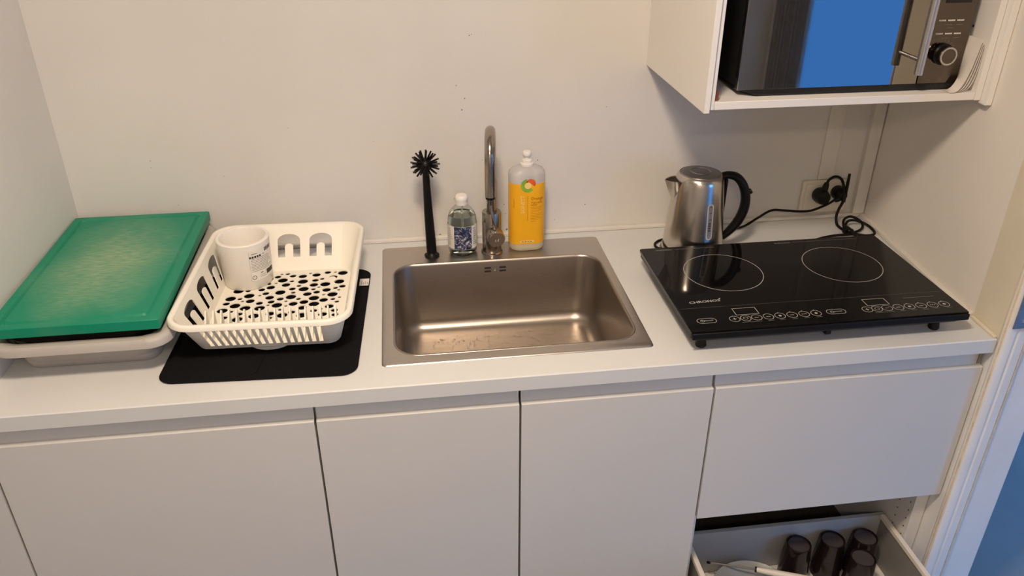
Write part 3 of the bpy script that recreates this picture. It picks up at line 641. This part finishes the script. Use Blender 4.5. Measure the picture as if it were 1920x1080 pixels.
for i in range(NS + 1):
    pr = MB(); xx = x + pit * i
    sec = [(-.168, BZ + .0002), (-.106, BZ + .0002), (-.103, .030), (-.104, .057), (-.108, .060), (-.113, .056), (-.120, .044)]
    pr.prism(sec, 'x', xx - .0015, xx + .0015)
    part('plate_prong', pr, 'rack', RK, local=True)

cpx, cpy, cpz = .4315, -.2025, .0168
ch = .112; cr = .0555
cup = thing('cutlery_cup', 'white cylindrical cup with a printed white sticker inside the dish rack', 'cup', (cpx, cpy, cpz))
rcup = lambda z: .0535 + (.0045) * (z / ch)
part('cup_body', MB().lathe([(0, 0), (.051, 0), (.0535, .003), (rcup(ch), ch - .002), (rcup(ch) - .002, ch), (rcup(ch) - .007, ch), (rcup(ch) - .009, ch - .003), (.0455, .006), (0, .006)], (cpx, cpy, cpz), 56), 'cup', cup, smooth=40)
def cylmap(cx, cy, cz, rf, a0, off): return lambda u, v: (cx + (rf(v) + off) * cos(a0 + u / rf(v)), cy + (rf(v) + off) * sin(a0 + u / rf(v)), cz + v)
def strip(mb, u0, u1, v0, v1, f, n=8):
    for i in range(n):
        a, b = u0 + (u1 - u0) * i / n, u0 + (u1 - u0) * (i + 1) / n
        mb.add([f(a, v0), f(b, v0), f(b, v1), f(a, v1)], [(0, 1, 2, 3)])
CA = radians(-38)
stk = MB(); strip(stk, -.034, .034, .020, .098, cylmap(cpx, cpy, cpz, rcup, CA, .0003), 14); st = part('sticker', stk, 'paper', cup, label='white printed sticker', smooth=60)
f = cylmap(cpx, cpy, cpz, rcup, CA, .0005); ik = MB()
for i in range(6): strip(ik, .006 + i * .0042, .009 + i * .0042, .087, .096, f, 1)
for i in range(5): strip(ik, -.033 + i * .0058, -.0285 + i * .0058, .0790, .0840, f, 1)
strip(ik, -.028, -.014, .0885, .0898, f, 3); strip(ik, .000, .004, .082, .0835, f, 1)
strip(ik, .006, .031, .030, .041, f, 6)
ringshape(ik, circ(-.026, .031, .0052, 18), circ(-.026, .031, .0040, 18), f); ik.text('i', .009, lambda u, v: f(-.026 + u, .031 + v)); strip(ik, -.010, -.004, .038, .040, f, 2)
part('sticker_print', ik, 'ink', st)
ik = MB(); random.seed(3)
for j in range(9):
    v = .076 - j * .0038; strip(ik, -.030, random.uniform(.014, .030), v, v + .0014, f, 6)
for j in range(2): strip(ik, -.012, .003, .033 - j * .004, .034 - j * .004, f, 3)
strip(ik, -.033, .033, .0215, .0222, f, 8); strip(ik, -.0330, -.0324, .022, .095, f, 1)
part('sticker_small_print', ik, 'ink_soft', st)

# ------------------------------------------------------------------ sink, tap, bottles, brush
sk = thing('kitchen_sink', 'rectangular stainless steel sink let into the white worktop', 'sink', (1.01, -.31, 0))
sx0, sx1, sy0, sy1 = .7325, 1.2835, -.5755, -.0455
b0x, b1x, b0y, b1y = .7605, 1.2600, -.5440, -.1480
def mapz(z): return lambda u, v: (u, v, z)
def rim_z(u, v): return (u, v, .0022)
# flat deck with raised edge
deck = MB(); N = 8
O = [rr(sx0, sx1, sy0, sy1, .0003, .010, N), rr(sx0 + .001, sx1 - .001, sy0 + .001, sy1 - .001, .0020, .010, N), rr(sx0 + .004, sx1 - .004, sy0 + .004, sy1 - .004, .0030, .009, N)]
deck.rings(O, False, False)
deck.plate([(p[0], p[1]) for p in rr(sx0 + .004, sx1 - .004, sy0 + .004, sy1 - .004, 0, .009, N)], [[(p[0], p[1]) for p in rr(b0x - .004, b1x + .004, b0y - .004, b1y + .004, 0, .054, N)][::-1]], mapz(.0030))
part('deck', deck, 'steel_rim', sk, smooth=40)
bw = MB(); R = []
for d, z, r in ((-.004, .0030, .054), (-.0025, .0044, .0525), (0, .0038, .050), (.002, -.002, .048)): R.append(rr(b0x + d, b1x - d, b0y + d, b1y - d, z, r, N))
R.append(rr(b0x + .010, b1x - .010, b0y + .010, b1y - .010, -.145, .050, N))
for i in range(1, 8):
    a = pi / 2 * i / 7; d = .010 + .030 * (1 - cos(a)); R.append(rr(b0x + d, b1x - d, b0y + d, b1y - d, -.145 - .030 * sin(a), .050 - .02 * (1 - cos(a)), N))
R.append(rr(b0x + .12, b1x - .12, b0y + .10, b1y - .10, -.1775, .03, N))
bw.rings(R, False, True)
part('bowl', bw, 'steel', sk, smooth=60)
dn = MB().lathe([(0, -.1765), (.020, -.1760), (.026, -.1755), (.040, -.1745), (.043, -.1765)], (1.01, -.35, 0), 40); part('drain', dn, 'chrome', sk)
yw = lambda z: b1y - .002 - (.008) * (-z / .145)
for xa, xb in ((.9795, .9965), (1.0165, 1.0335)):
    for zc in (-.0165, -.0255):
        part('overflow_slot', MB().plate([(p[0], p[1]) for p in rr(xa, xb, zc - .0022, zc + .0022, 0, .002, 4)], [], lambda u, v: (u, yw(v) - .0006, v), lambda u, v: (u, yw(v) + .003, v)), 'opening_shade', sk)
part('overflow_screw', MB().lathe([(0, .0016), (.002, .0012), (.0036, .0002), (.0036, 0)], (0, 0, 0), 16, Matrix.Translation((1.0065, yw(-.021) - .0003, -.021)) @ X90), 'chrome', sk)
wd = MB(); random.seed(5)
def drop(x, y, z, r): wd.lathe([(0, r * .45), (r * .6, r * .3), (r, 0)], (x, y, z), 8)
for _ in range(110):
    drop(random.gauss(.98, .10), random.uniform(-.26, -.20), -.1758 + .0004, random.uniform(.0010, .0026))
for _ in range(60):
    drop(random.uniform(1.12, 1.20), random.uniform(-.36, -.22), -.1756 + .0004, random.uniform(.0008, .002))
single('water_droplets', wd, 'droplet', 'small water droplets scattered over the bottom of the sink bowl', 'droplets', (1.0, -.25, -.1755), kind='stuff')

tx, ty = 1.0045, -.1015
tp = thing('kitchen_tap', 'tall stainless mixer tap with arched spout standing on the sink deck', 'tap', (tx, ty, .0032))
part('tap_body', MB().lathe([(0, 0), (.0265, 0), (.0265, .003), (.0235, .005), (.0235, .108), (.0225, .110), (.0135, .1105), (.0135, .112), (0, .112)], (tx, ty, .0032), 40), 'chrome', tp, smooth=40)
pts = [(tx - .000, ty, .112)]
rad = .0115; zt = .279; ar = .055
dirx, diry = -.13, -.99
pts += [(tx, ty, .17), (tx, ty, .23), (tx, ty, zt - .01)]
for i in range(0, 9):
    a = pi * i / 8; d = ar * (1 - cos(a)); pts.append((tx + dirx * d, ty + diry * d, zt + ar * sin(a) * .92))
pts += [(tx + dirx * 2 * ar, ty + diry * 2 * ar, zt - .03), (tx + dirx * 2 * ar, ty + diry * 2 * ar, zt - .082)]
part('spout', MB().tube(pts, .0122, 20, 5), 'chrome', tp, smooth=60)
ex, ey = tx + dirx * 2 * ar, ty + diry * 2 * ar
part('aerator', MB().cyl((ex, ey, zt - .0875), .0112, .0055, 24), 'black', tp)
# side lever: stubby cylinder pointing to the viewer, with thin pin
lc = Vector((tx + .004, ty - .0232, .060)); dd = Vector((.14, -.98, -.16)).normalized()
lv = part('lever_hub', MB().lathe([(0, -.010), (.0200, -.010), (.0212, 0), (.0212, .022), (.0198, .0245), (0, .0245)], (0, 0, 0), 40, Matrix.Translation(lc) @ dd.to_track_quat('Z', 'Y').to_matrix().to_4x4()), 'chrome', tp, smooth=40)
e0 = lc + dd * .0245 + Vector((0, -.001, .012)); part('lever_pin', MB().tube([lc + dd * .016 + Vector((-.002, 0, .018)), e0 + Vector((-.008, .004, .036)), e0 + Vector((-.014, .010, .076))], [.0036, .0032, .0034], 12, 4), 'chrome', lv)
mk = MB().text('17', .013, lambda u, v: tuple(lc + dd * .0248 + Vector((u * .99, u * .12, v)))); part('lever_print', mk, 'paper', lv)

bx, by = .8545, -.1035
br = thing('dish_brush', 'black dish brush standing upright on its handle end, bristles up', 'brush', (bx, by, .0032))
part('foot', MB().lathe([(0, 0), (.0175, 0), (.0185, .003), (.012, .008), (.010, .014), (0, .014)], (bx, by, .0032), 32), 'black', br)
hp = MB().tube([(bx, by, .014), (bx - .001, by, .05), (bx - .003, by, .12), (bx - .004, by, .19), (bx - .0045, by - .002, .225)], [.0125, .0120, .0105, .0088, .0082], 20, 4); part('handle', hp, 'black', br, smooth=50)
hc = Vector((bx - .005, by - .006, .243))
hdm = part('brush_head', MB().lathe([(0, -.016), (.009, -.014), (.0165, -.006), (.0175, .002), (.013, .011), (.006, .015), (0, .016)], tuple(hc), 24), 'black', br, smooth=60)
bs = MB(); vd = Vector((0, -.8, .6))
ux = Vector((1, 0, 0)); uy = Vector((0, .5, .866)).normalized(); un = ux.cross(uy)
for ring_, (cnt, tilt) in enumerate(((17, 0.05), (11, .55), (6, 1.0))):
    for i in range(cnt):
        a = 2 * pi * (i + .5 * (ring_ % 2)) / cnt
        for sg in ((1,) if ring_ == 0 else (1, -1)):
            d = (cos(a) * ux + sin(a) * uy) * cos(tilt) + un * sin(tilt) * sg
            if d.z < -.75: continue
            bs.rod(hc + d * .012, hc + d * .0345, .0025, 6, .0021)
part('bristles', bs, 'black', hdm)

qx, qy = .9325, -.0925
sbt = thing('soap_bottle', 'small clear bottle of pale soap with a blue marbled label, left of the tap', 'bottle', (qx, qy, .0032), group='bottles on the sink')
zb = .0032
prof = [(.0, .003), (.028, .001), (.033, .003), (.0355, .010), (.0360, .084), (.0348, .096), (.030, .110), (.022, .1205), (.0155, .126), (.0135, .129), (.0135, .137)]
inner = [(r - .0012, z) for r, z in prof[::-1] if r > .001]; inner[-1] = (.026, .0035)
part('bottle_body', MB().lathe(prof + [(.0123, .137)] + inner[1:] + [(0, .0045)], (qx, qy, zb), 48), 'clear', sbt, smooth=60)
part('soap', MB().lathe([(0, .0055), (.026, .0048), (.0335, .010), (.0345, .084), (.0332, .096), (.0315, .1035), (0, .1035)], (qx, qy, zb), 48), 'liquid', sbt, smooth=60)
part('dip_tube', MB().rod((qx, qy, .012), (qx + .001, qy, .135), .0022, 12), 'milky', sbt)
part('cap', MB().lathe([(0, .1300), (.0152, .1300), (.0155, .1330), (.0148, .139), (.0158, .1415), (.0155, .149), (.0125, .1525), (0, .153)], (qx, qy, zb), 32), 'whitecap', sbt, smooth=40)
rq = lambda z: .0362
A0 = radians(-92); lb = MB(); strip(lb, -.062, .062, .022, .083, cylmap(qx, qy, zb, rq, A0, .0003), 24); lbo = part('label', lb, 'paper', sbt, smooth=60)
lb = MB(); strip(lb, -.0225, .0225, .0225, .0825, cylmap(qx, qy, zb, rq, A0, .0005), 12); part('picture', lb, 'marble', lbo, smooth=60)
lb = MB(); random.seed(8); f = cylmap(qx, qy, zb, rq, A0, .0006)
for j in range(9):
    strip(lb, -.042, -.042 + random.uniform(.008, .014), .032 + j * .0052, .0333 + j * .0052, f, 2); strip(lb, .0265, .0265 + random.uniform(.006, .014), .032 + j * .0052, .0345 + j * .0052, f, 2)
part('label_print', lb, 'ink_soft', lbo)

px, py = 1.0930, -.0845
sn = thing('dish_soap_bottle', 'tall milky dish soap bottle with an orange-yellow label, right of the tap', 'bottle', (px, py, .0032), group='bottles on the sink')
def oring(w, d, z, r): return rr(px - w / 2, px + w / 2, py - d / 2, py + d / 2, zb + z, r, 8)
bw_, bd_ = .0885, .058
part('bottle_body', MB().rings([oring(.074, .044, 0, .020), oring(.082, .052, .002, .024), oring(bw_, bd_, .010, .026), oring(bw_, bd_, .196, .026), oring(.087, .057, .203, .026), oring(.078, .050, .2095, .024), oring(.056, .042, .2150, .020), oring(.036, .034, .218, .0165)]), 'milky', sn, smooth=60)
part('neck', MB().lathe([(0, .2182), (.0155, .2182), (.0155, .2235), (.0125, .225), (.0115, .232), (.0085, .234), (0, .234)], (px, py, zb), 32), 'whitecap', sn)
part('pull_cap', MB().lathe([(0, .2342), (.007, .2342), (.0065, .239), (.0105, .242), (.0110, .248), (.0085, .253), (0, .254)], (px, py, zb), 32), 'whitecap', sn, smooth=50)
def owrap(off):
    loop = [(p[0], p[1]) for p in rr(px - bw_ / 2 - off, px + bw_ / 2 + off, py - bd_ / 2 - off, py + bd_ / 2 + off, 0, .026 + off, 12)]
    N = len(loop); L = [0]
    for i in range(N): L.append(L[-1] + math.dist(loop[i], loop[(i + 1) % N]))
    tot = L[-1]
    best = max(range(N), key=lambda i: -abs((loop[i][0] + loop[(i + 1) % N][0]) / 2 - px) * 10 - loop[i][1]); base = (L[best] + L[best + 1]) / 2 if loop[best][1] < py else 0
    def f(u, v):
        s = (base + u) % tot
        for i in range(N):
            if L[i] <= s <= L[i + 1]:
                t = (s - L[i]) / max(L[i + 1] - L[i], 1e-9); a, b = loop[i], loop[(i + 1) % N]
                return (a[0] + (b[0] - a[0]) * t, a[1] + (b[1] - a[1]) * t, zb + v)
    return f
f = owrap(.0004); lb = MB(); strip(lb, -.0585, .0585, .021, .180, f, 48); lbo = part('label', lb, 'orange', sn, label='orange-yellow wrap label', smooth=60)
part('soap_foot', MB().rings([oring(.0745, .0445, .0002, .020), oring(.0825, .0525, .0018, .024), oring(bw_ + .0006, bd_ + .0006, .010, .0262), oring(bw_ + .0006, bd_ + .0006, .0205, .0262)], False, False), 'soapbase', sn, smooth=60)
f = owrap(.0007)
def sector(mb, cx, cz, r, a0, a1, ri=0, n=16):
    o = [(cx + r * cos(a0 + (a1 - a0) * i / n), cz + r * sin(a0 + (a1 - a0) * i / n)) for i in range(n + 1)]
    i_ = [(cx + ri * cos(a0 + (a1 - a0) * i / n), cz + ri * sin(a0 + (a1 - a0) * i / n)) for i in range(n + 1)][::-1] if ri else [(cx, cz)]
    mb.plate(o + i_, [], f)
lg = MB(); sector(lg, -.001, .176, .0175, radians(100), radians(320), .008); part('logo_green', lg, 'lgreen', lbo)
lg = MB(); sector(lg, .006, .181, .0120, radians(-40), radians(190)); part('logo_red', lg, 'lred', lbo)
f = owrap(.0009)
lg = MB(); sector(lg, -.001, .176, .0085, radians(0), radians(359.9)); part('logo_centre', lg, 'lpale', lbo)
lg = MB(); lg.text('SONETT', .0125, lambda u, v: f(-.0130 - v, .128 + u), bold=.0002)
part('brand_print', lg, 'lpale', lbo); lg = MB(); strip(lg, -.020, .016, .0255, .031, f, 6); fp = part('footer_panel', lg, 'lpale', lbo)
lg = MB(); lg.text('Orange', .0105, lambda u, v: f(.0065 + u, .1420 + v), 'LEFT', .0001); lg.text('Vaisselle', .0085, lambda u, v: f(.0065 + u, .1320 + v), 'LEFT')
strip(lg, .0065, .022, .1245, .1262, f, 3)
for j in range(10): strip(lg, .0065, .0065 + (.030, .026, .028, .020, .029, .027, .024, .028, .018, .012)[j], .1195 - j * .0042, .1201 - j * .0042, f, 4)
strip(lg, -.002, -.0012, .085, .150, f, 1); strip(lg, -.036, -.0350, .118, .142, f, 1)
for j in range(4): strip(lg, -.015 + j * .007, -.011 + j * .007, .0272, .0292, f, 1)
part('label_print', lg, 'brownink', lbo)

# ------------------------------------------------------------------ kettle and its base
kx, ky = 1.5045, -.1535
kb = thing('power_stand', 'round steel and black power base under the kettle with its black cable', 'power base', (kx, ky, 0))
part('base_disc', MB().lathe([(0, .0005), (.070, .0005), (.076, .003), (.0775, .008), (.0765, .013), (.070, .0155), (0, .0155)], (kx, ky, 0), 56), 'kettle', kb, smooth=40)
part('rubber_ring', MB().lathe([(.0755, .0003), (.0785, .0012), (.0790, .0040), (.0768, .0048)], (kx, ky, 0), 56), 'black', kb)
kt = thing('kettle', 'stainless steel electric kettle with black handle standing behind the hob', 'kettle', (kx, ky, .016))
kr = lambda z: .0735 - .0150 * max(0, min(1, (z - .025) / .165)) ** 1.15
kp = [(0, .0195), (.0700, .0195), (.0728, .022)] + [(kr(z), z) for z in (.026, .05, .08, .11, .14, .17, .188)] + [(.0572, .195), (.0545, .202), (.0505, .2065), (.0495, .2068), (.0493, .2055), (0, .2055)]
part('kettle_body', MB().lathe(kp, (kx, ky, 0), 72), 'kettle', kt, smooth=50)
part('bottom_ring', MB().lathe([(0, .0157), (.0725, .0157), (.0735, .0172), (.0733, .0193), (0, .0193)], (kx, ky, 0), 56), 'black', kt)
ldp = part('lid', MB().lathe([(0, .2105), (.020, .2103), (.0205, .2098), (.0400, .2092), (.0465, .2078), (.0482, .2058)], (kx, ky, 0), 56), 'lid', kt, smooth=30)
em = MB(); em.lathe([(.0225, .2101), (.0235, .2112), (.0245, .2103)], (kx, ky, 0), 40); em.lathe([(.0, .2112), (.008, .2110), (.012, .2106)], (kx + .004, ky - .002, 0), 20)
part('embossed_mark', em, 'lid', ldp)
# spout: V-shaped lip on the left
sv = MB(); A = radians(180)
def kpt(a, z, extra=0): r = kr(z) + extra; return (kx + r * cos(a), ky + r * sin(a), z)
rows = []
for z, half, out in ((.128, .02, .0005), (.145, .16, .007), (.160, .26, .0135), (.175, .34, .0200), (.187, .40, .0255), (.1935, .43, .0290)):
    rr_ = []
    for i in range(9):
        s = -1 + 2 * i / 8; ex_ = out * (1 - abs(s)) ** .85 + .0004; r = min(kr(z), .0600) + ex_ - (.0015 if abs(s) == 1 else 0)
        rr_.append((kx + r * cos(A + s * half), ky + r * sin(A + s * half), z))
    rows.append(rr_)
vs = [p for r in rows for p in r]; fs = [(i * 9 + k, i * 9 + k + 1, (i + 1) * 9 + k + 1, (i + 1) * 9 + k) for i in range(len(rows) - 1) for k in range(8)]
sv.add(vs, fs); spt = part('spout', sv, 'kettle', kt, smooth=25)
top = rows[-1]; sd = MB(); cen = (kx - .052, ky, .1885); sd.add([tuple((p[0] + (cen[0] - p[0]) * .04, p[1] * 1.0, p[2] - .002)) for p in top] + [cen], [(i, i + 1, 9) for i in range(8)]); part('spout_opening', sd, 'opening_shade', spt)
HA = radians(-8)
def hpt(d, z): return (kx + d * cos(HA), ky + d * sin(HA), z)
hn = MB().tube([hpt(.050, .197), hpt(.066, .201), hpt(.088, .196), hpt(.106, .176), hpt(.1165, .146), hpt(.1165, .112), hpt(.106, .080), hpt(.090, .056), hpt(.072, .036)], [.0095, .0105, .0120, .0130, .0135, .0135, .0130, .0115, .0085], 18, 5, sc=(1.15, .85))
part('handle', hn, 'black', kt, smooth=60)
part('handle_mount', MB().prism([(kx + .060, ky - .018), (kx + .0665, ky - .016), (kx + .0665, ky + .012), (kx + .060, ky + .014)], 'z', .05, .192), 'black', kt, bevel=.002)
part('switch', MB().cyl((0, 0, 0), .007, .006, 16, Matrix.Translation(hpt(.124, .158)) @ Matrix.Rotation(radians(60), 4, 'Y'), bev=.001), 'black', kt)
GA = radians(-80); f = cylmap(kx, ky, 0, kr, GA, .0009); gg = MB(); ou = stadium(0, .105, .0165, .090); ringshape(gg, ou, [(u * .66, .105 + (v - .105) * .94) for u, v in ou], f); gf = part('water_gauge', gg, 'gauge_rim', kt)
f = cylmap(kx, ky, 0, kr, GA, .0006); part('gauge_window', MB().plate([(u * .70, .105 + (v - .105) * .945) for u, v in ou], [], f), 'gauge', gf)
f = cylmap(kx, ky, 0, kr, GA, .0010); gm = MB()
for z in (.142, .126, .110): gm.plate([(-.002, z), (.003, z), (.003, z + .002), (-.002, z + .002)], [], f)
for z in (.082, .088, .094, .100): gm.plate([(-.0035, z), (.0025, z), (.0025, z + .0036), (-.0035, z + .0036)], [], f)
part('gauge_marks', gm, 'ink', gf)
f = cylmap(kx, ky, 0, kr, GA, .0006); rg = MB(); ringshape(rg, circ(.001, .040, .0075, 24), circ(.001, .040, .0066, 24), f); rg.text('R', .007, lambda u, v: f(.001 + u, .040 + v)); part('round_mark', rg, 'gauge', kt)
# kettle cable: loop left of the base, then along the wall to the socket
kc = [(kx + .070, ky + .030, .006), (1.600, -.085, .0045), (1.640, -.062, .0045), (1.684, -.052, .010), (1.720, -.046, .028), (1.757, -.042, .046), (1.795, -.040, .043), (1.835, -.040, .038), (1.870, -.040, .038), (1.905, -.040, .050), (1.925, -.042, .062), (1.934, -.042, .070)]
part('cable', MB().tube(kc, .0033, 10, 6), 'rubber', kb, smooth=60)
kl = [(kx - .055, ky + .052, .006), (1.448, -.093, .0042), (1.434, -.100, .0042), (1.4215, -.114, .0042), (1.4185, -.130, .0042), (1.424, -.142, .0042), (1.432, -.146, .006)]
part('cable_loop', MB().tube(kl, .0033, 10, 6), 'rubber', kb, smooth=60)
PL = Matrix.Translation((1.950, -.0130, .078)) @ X90
part('plug', MB().lathe([(0, 0), (.018, 0), (.019, .003), (.0185, .018), (.015, .030), (.011, .036), (0, .037)], (0, 0, 0), 32, PL), 'black', kb, smooth=50)
part('plug_grip', MB().tube([(1.950, -.036, .080), (1.943, -.042, .070), (1.932, -.042, .064)], [.010, .008, .0045], 12, 4), 'black', kb)

# ------------------------------------------------------------------ induction hob
hb = thing('induction_hob', 'black glass double induction hob standing on the right of the worktop', 'hob', (1.64, -.42, 0), radians(0))
HX0, HX1, HY0, HY1, HT = 1.344, 1.9405, -.6115, -.2320, .052
part('housing', MB().rings([rr(HX0 + .012, HX1 - .012, HY0 + .014, HY1 - .006, .022, .006), rr(HX0 + .002, HX1 - .002, HY0 + .004, HY1 - .002, .034, .006), rr(HX0 + .002, HX1 - .002, HY0 + .002, HY1 - .002, .0445, .006)]), 'hob_side', hb, smooth=20)
hg = part('glass_top', MB().rings([rr(HX0, HX1, HY0, HY1, .0447, .004), rr(HX0, HX1, HY0, HY1, .0505, .004), rr(HX0 + .0015, HX1 - .0015, HY0 + .0015, HY1 - .0015, HT, .004)]), 'glass_black', hb, smooth=20)
part('front_trim', B(HX0 + .001, HX1 - .001, HY0 - .0045, HY0 - .0004, .0350, .0495), 'black', hb, bevel=.002)
for fx, fy in ((1.378, -.583), (1.890, -.583), (1.378, -.262), (1.890, -.262)):
    part('foot', MB().lathe([(0, .0003), (.010, .0003), (.0115, .003), (.0105, .010), (.0085, .0245), (0, .0245)], (fx, fy, 0), 24), 'black', hb)
part('vent_tab', B(1.634, 1.646, -.604, -.590, .018, .030), 'black', hb)
f = lambda u, v: (u, v, HT + .0003)
for cx, cy in ((1.4985, -.3735), (1.7840, -.3715)):
    r_ = MB(); ringshape(r_, circ(cx, cy, .0885, 96), circ(cx, cy, .0870, 96), f); part('cooking_zone_ring', r_, 'print', hg)
def bar(m, xa, xb, ya, yb): m.plate([(xa, ya), (xb, ya), (xb, yb), (xa, yb)], [], f)
for xs, dx in (((1.4475, 1.4710, 1.4945, 1.5195, 1.5445, 1.5705, 1.5965, 1.6225), 1.456), ((1.7350, 1.7565, 1.7790, 1.8040, 1.8290, 1.8550, 1.8810, 1.9070), 1.743)):
    for i, xx in enumerate(xs):
        m = MB(); ringshape(m, circ(xx, -.5735, .0112, 28), circ(xx, -.5735, .0101, 28), f)
        g_ = '+r--o-.o'[i]
        if g_ in '+-': bar(m, xx - .0045, xx + .0045, -.5742, -.5728)
        if g_ == '+': bar(m, xx - .0007, xx + .0007, -.5780, -.5743); bar(m, xx - .0007, xx + .0007, -.5727, -.5690)
        if g_ == 'o': m.plate(circ(xx, -.5735, .0032, 14), [], f)
        if g_ == 'r': ringshape(m, circ(xx, -.5735, .0050, 16), circ(xx, -.5735, .0041, 16), f)
        if g_ == '.':
            for d in (-.004, 0, .004): m.plate(circ(xx + d, -.5735, .0012, 10), [], f)
        if i >= 4: m.plate(circ(xx, -.5612, .0012, 8), [], f)
        part('touch_button', m, 'print', hg)
    m = MB(); ringshape(m, [(dx, -.5600), (dx + .050, -.5600), (dx + .050, -.5330), (dx, -.5330)], [(dx + .0012, -.5588), (dx + .0488, -.5588), (dx + .0488, -.5342), (dx + .0012, -.5342)], f)
    part('display_frame', m, 'print', hg)
for cx, w_ in ((1.3885, .041), (1.6665, .042)):
    m = MB(); ringshape(m, stadium(cx, -.5730, w_, .019), stadium(cx, -.5730, w_ - .0022, .0168), f); c_ = cx - .009
    ringshape(m, circ(c_, -.5730, .0042, 18), circ(c_, -.5730, .0033, 18), f); bar(m, c_ - .0005, c_ + .0005, -.5735, -.5685)
    m.text('ON/OFF', .0052, lambda u, v: (c_ + .0135 + u, -.5730 + v, HT + .0003), 'CENTER', .00005)
    part('power_button', m, 'print', hg)
m = MB().text('CHRONOS', .0140, lambda u, v: (1.3765 + u * 1.0, -.4990 + v * .85 + u * .05, HT + .0003), 'LEFT', .0002)
m.plate([(1.4395, -.4945), (1.4490, -.4850), (1.4475, -.4905), (1.4420, -.4965)], [], f)
part('maker_print', m, 'print', hg)
for b_, w_ in ((1.3795, .098), (1.6750, .165)):
    m = MB().text('Induction', .0105, lambda u, v: (b_ + u, -.2470 + v, HT + .0003), 'LEFT', .0001); bar(m, b_ + .046, b_ + .046 + w_, -.2475, -.2465)
    part('title_print', m, 'print_dim', hg)
for off in (0, .2865):
    m = MB(); bar(m, 1.458 + off, 1.500 + off, -.5890, -.5880)
    for xx in (1.5195, 1.5445, 1.5705, 1.5965, 1.6225): bar(m, xx - .006 + off, xx + .006 + off, -.5890, -.5880)
    part('fine_print', m, 'print_dim', hg)
m = MB(); bar(m, 1.835, 1.905, -.5395, -.5385); part('fine_print', m, 'print_dim', hg)
m = MB(); bar(m, 1.350, 1.935, -.5215, -.5211); part('panel_line', m, 'print_dim', hg)
# hob cable: plug in socket, arc, down to a tied coil, then under the hob
P1 = Matrix.Translation((1.8985, -.0130, .074)) @ X90
part('plug', MB().lathe([(0, 0), (.0185, 0), (.0205, .004), (.0205, .020), (.0180, .028), (.0175, .034), (.012, .036), (0, .036)], (0, 0, 0), 32, P1), 'black', hb, smooth=50)
part('plug_grip', MB().tube([(1.9000, -.030, .080), (1.9040, -.031, .098), (1.9065, -.031, .112)], [.0100, .0085, .0060], 12, 4), 'black', hb)
hc_ = [(1.9065, -.031, .110), (1.912, -.031, .122), (1.926, -.032, .129), (1.941, -.034, .124), (1.950, -.038, .108), (1.951, -.046, .088), (1.948, -.055, .066), (1.940, -.058, .048), (1.934, -.062, .028), (1.934, -.072, .010), (1.938, -.092, .0045), (1.944, -.118, .0045)]
part('cable', MB().tube(hc_, .0036, 10, 6), 'rubber', hb, smooth=60)
c1 = [(1.944, -.118, .0045), (1.948, -.090, .010), (1.962, -.062, .016), (1.985, -.048, .018), (2.000, -.058, .016), (2.005, -.080, .012), (1.992, -.104, .008), (1.968, -.118, .006), (1.950, -.118, .006), (1.948, -.098, .012),
      (1.966, -.076, .018), (1.990, -.070, .016), (2.014, -.084, .010), (2.021, -.110, .0045), (2.010, -.135, .0045), (1.985, -.140, .0045), (1.960, -.128, .0045), (1.930, -.128, .0045), (1.900, -.130, .0045), (1.860, -.140, .0045), (1.820, -.160, .0045), (1.795, -.190, .008), (1.790, -.226, .026)]
c1 = [(x - .004, y, z) for x, y, z in c1]
part('coiled_cable', MB().tube(c1, .0034, 10, 6), 'rubber', hb, smooth=60)
part('cable_tie', MB().tube([(1.934, -.112, .0042), (1.930, -.118, .012), (1.940, -.122, .018), (1.952, -.122, .012), (1.950, -.118, .0042)], .0032, 8, 5, closed=True), 'black', hb)
tie = MB().tube([(1.936, -.100, .018), (1.940, -.124, .020), (1.946, -.148, .010), (1.948, -.170, .004)], [.0045, .0050, .0045, .0030], 8, 4, sc=(1.0, .5)); part('tie_tail', tie, 'black', hb)
st_ = MB().tube([(1.9575, -.044, .060), (1.9590, -.042, .100), (1.9600, -.040, .138)], [.004, .0045, .0035], 8, 4); part('cable_strap', st_, 'black', hb, label='black cable strap hanging at the plug')

for o in bpy.data.objects:
    if '_o' in o: del o['_o']
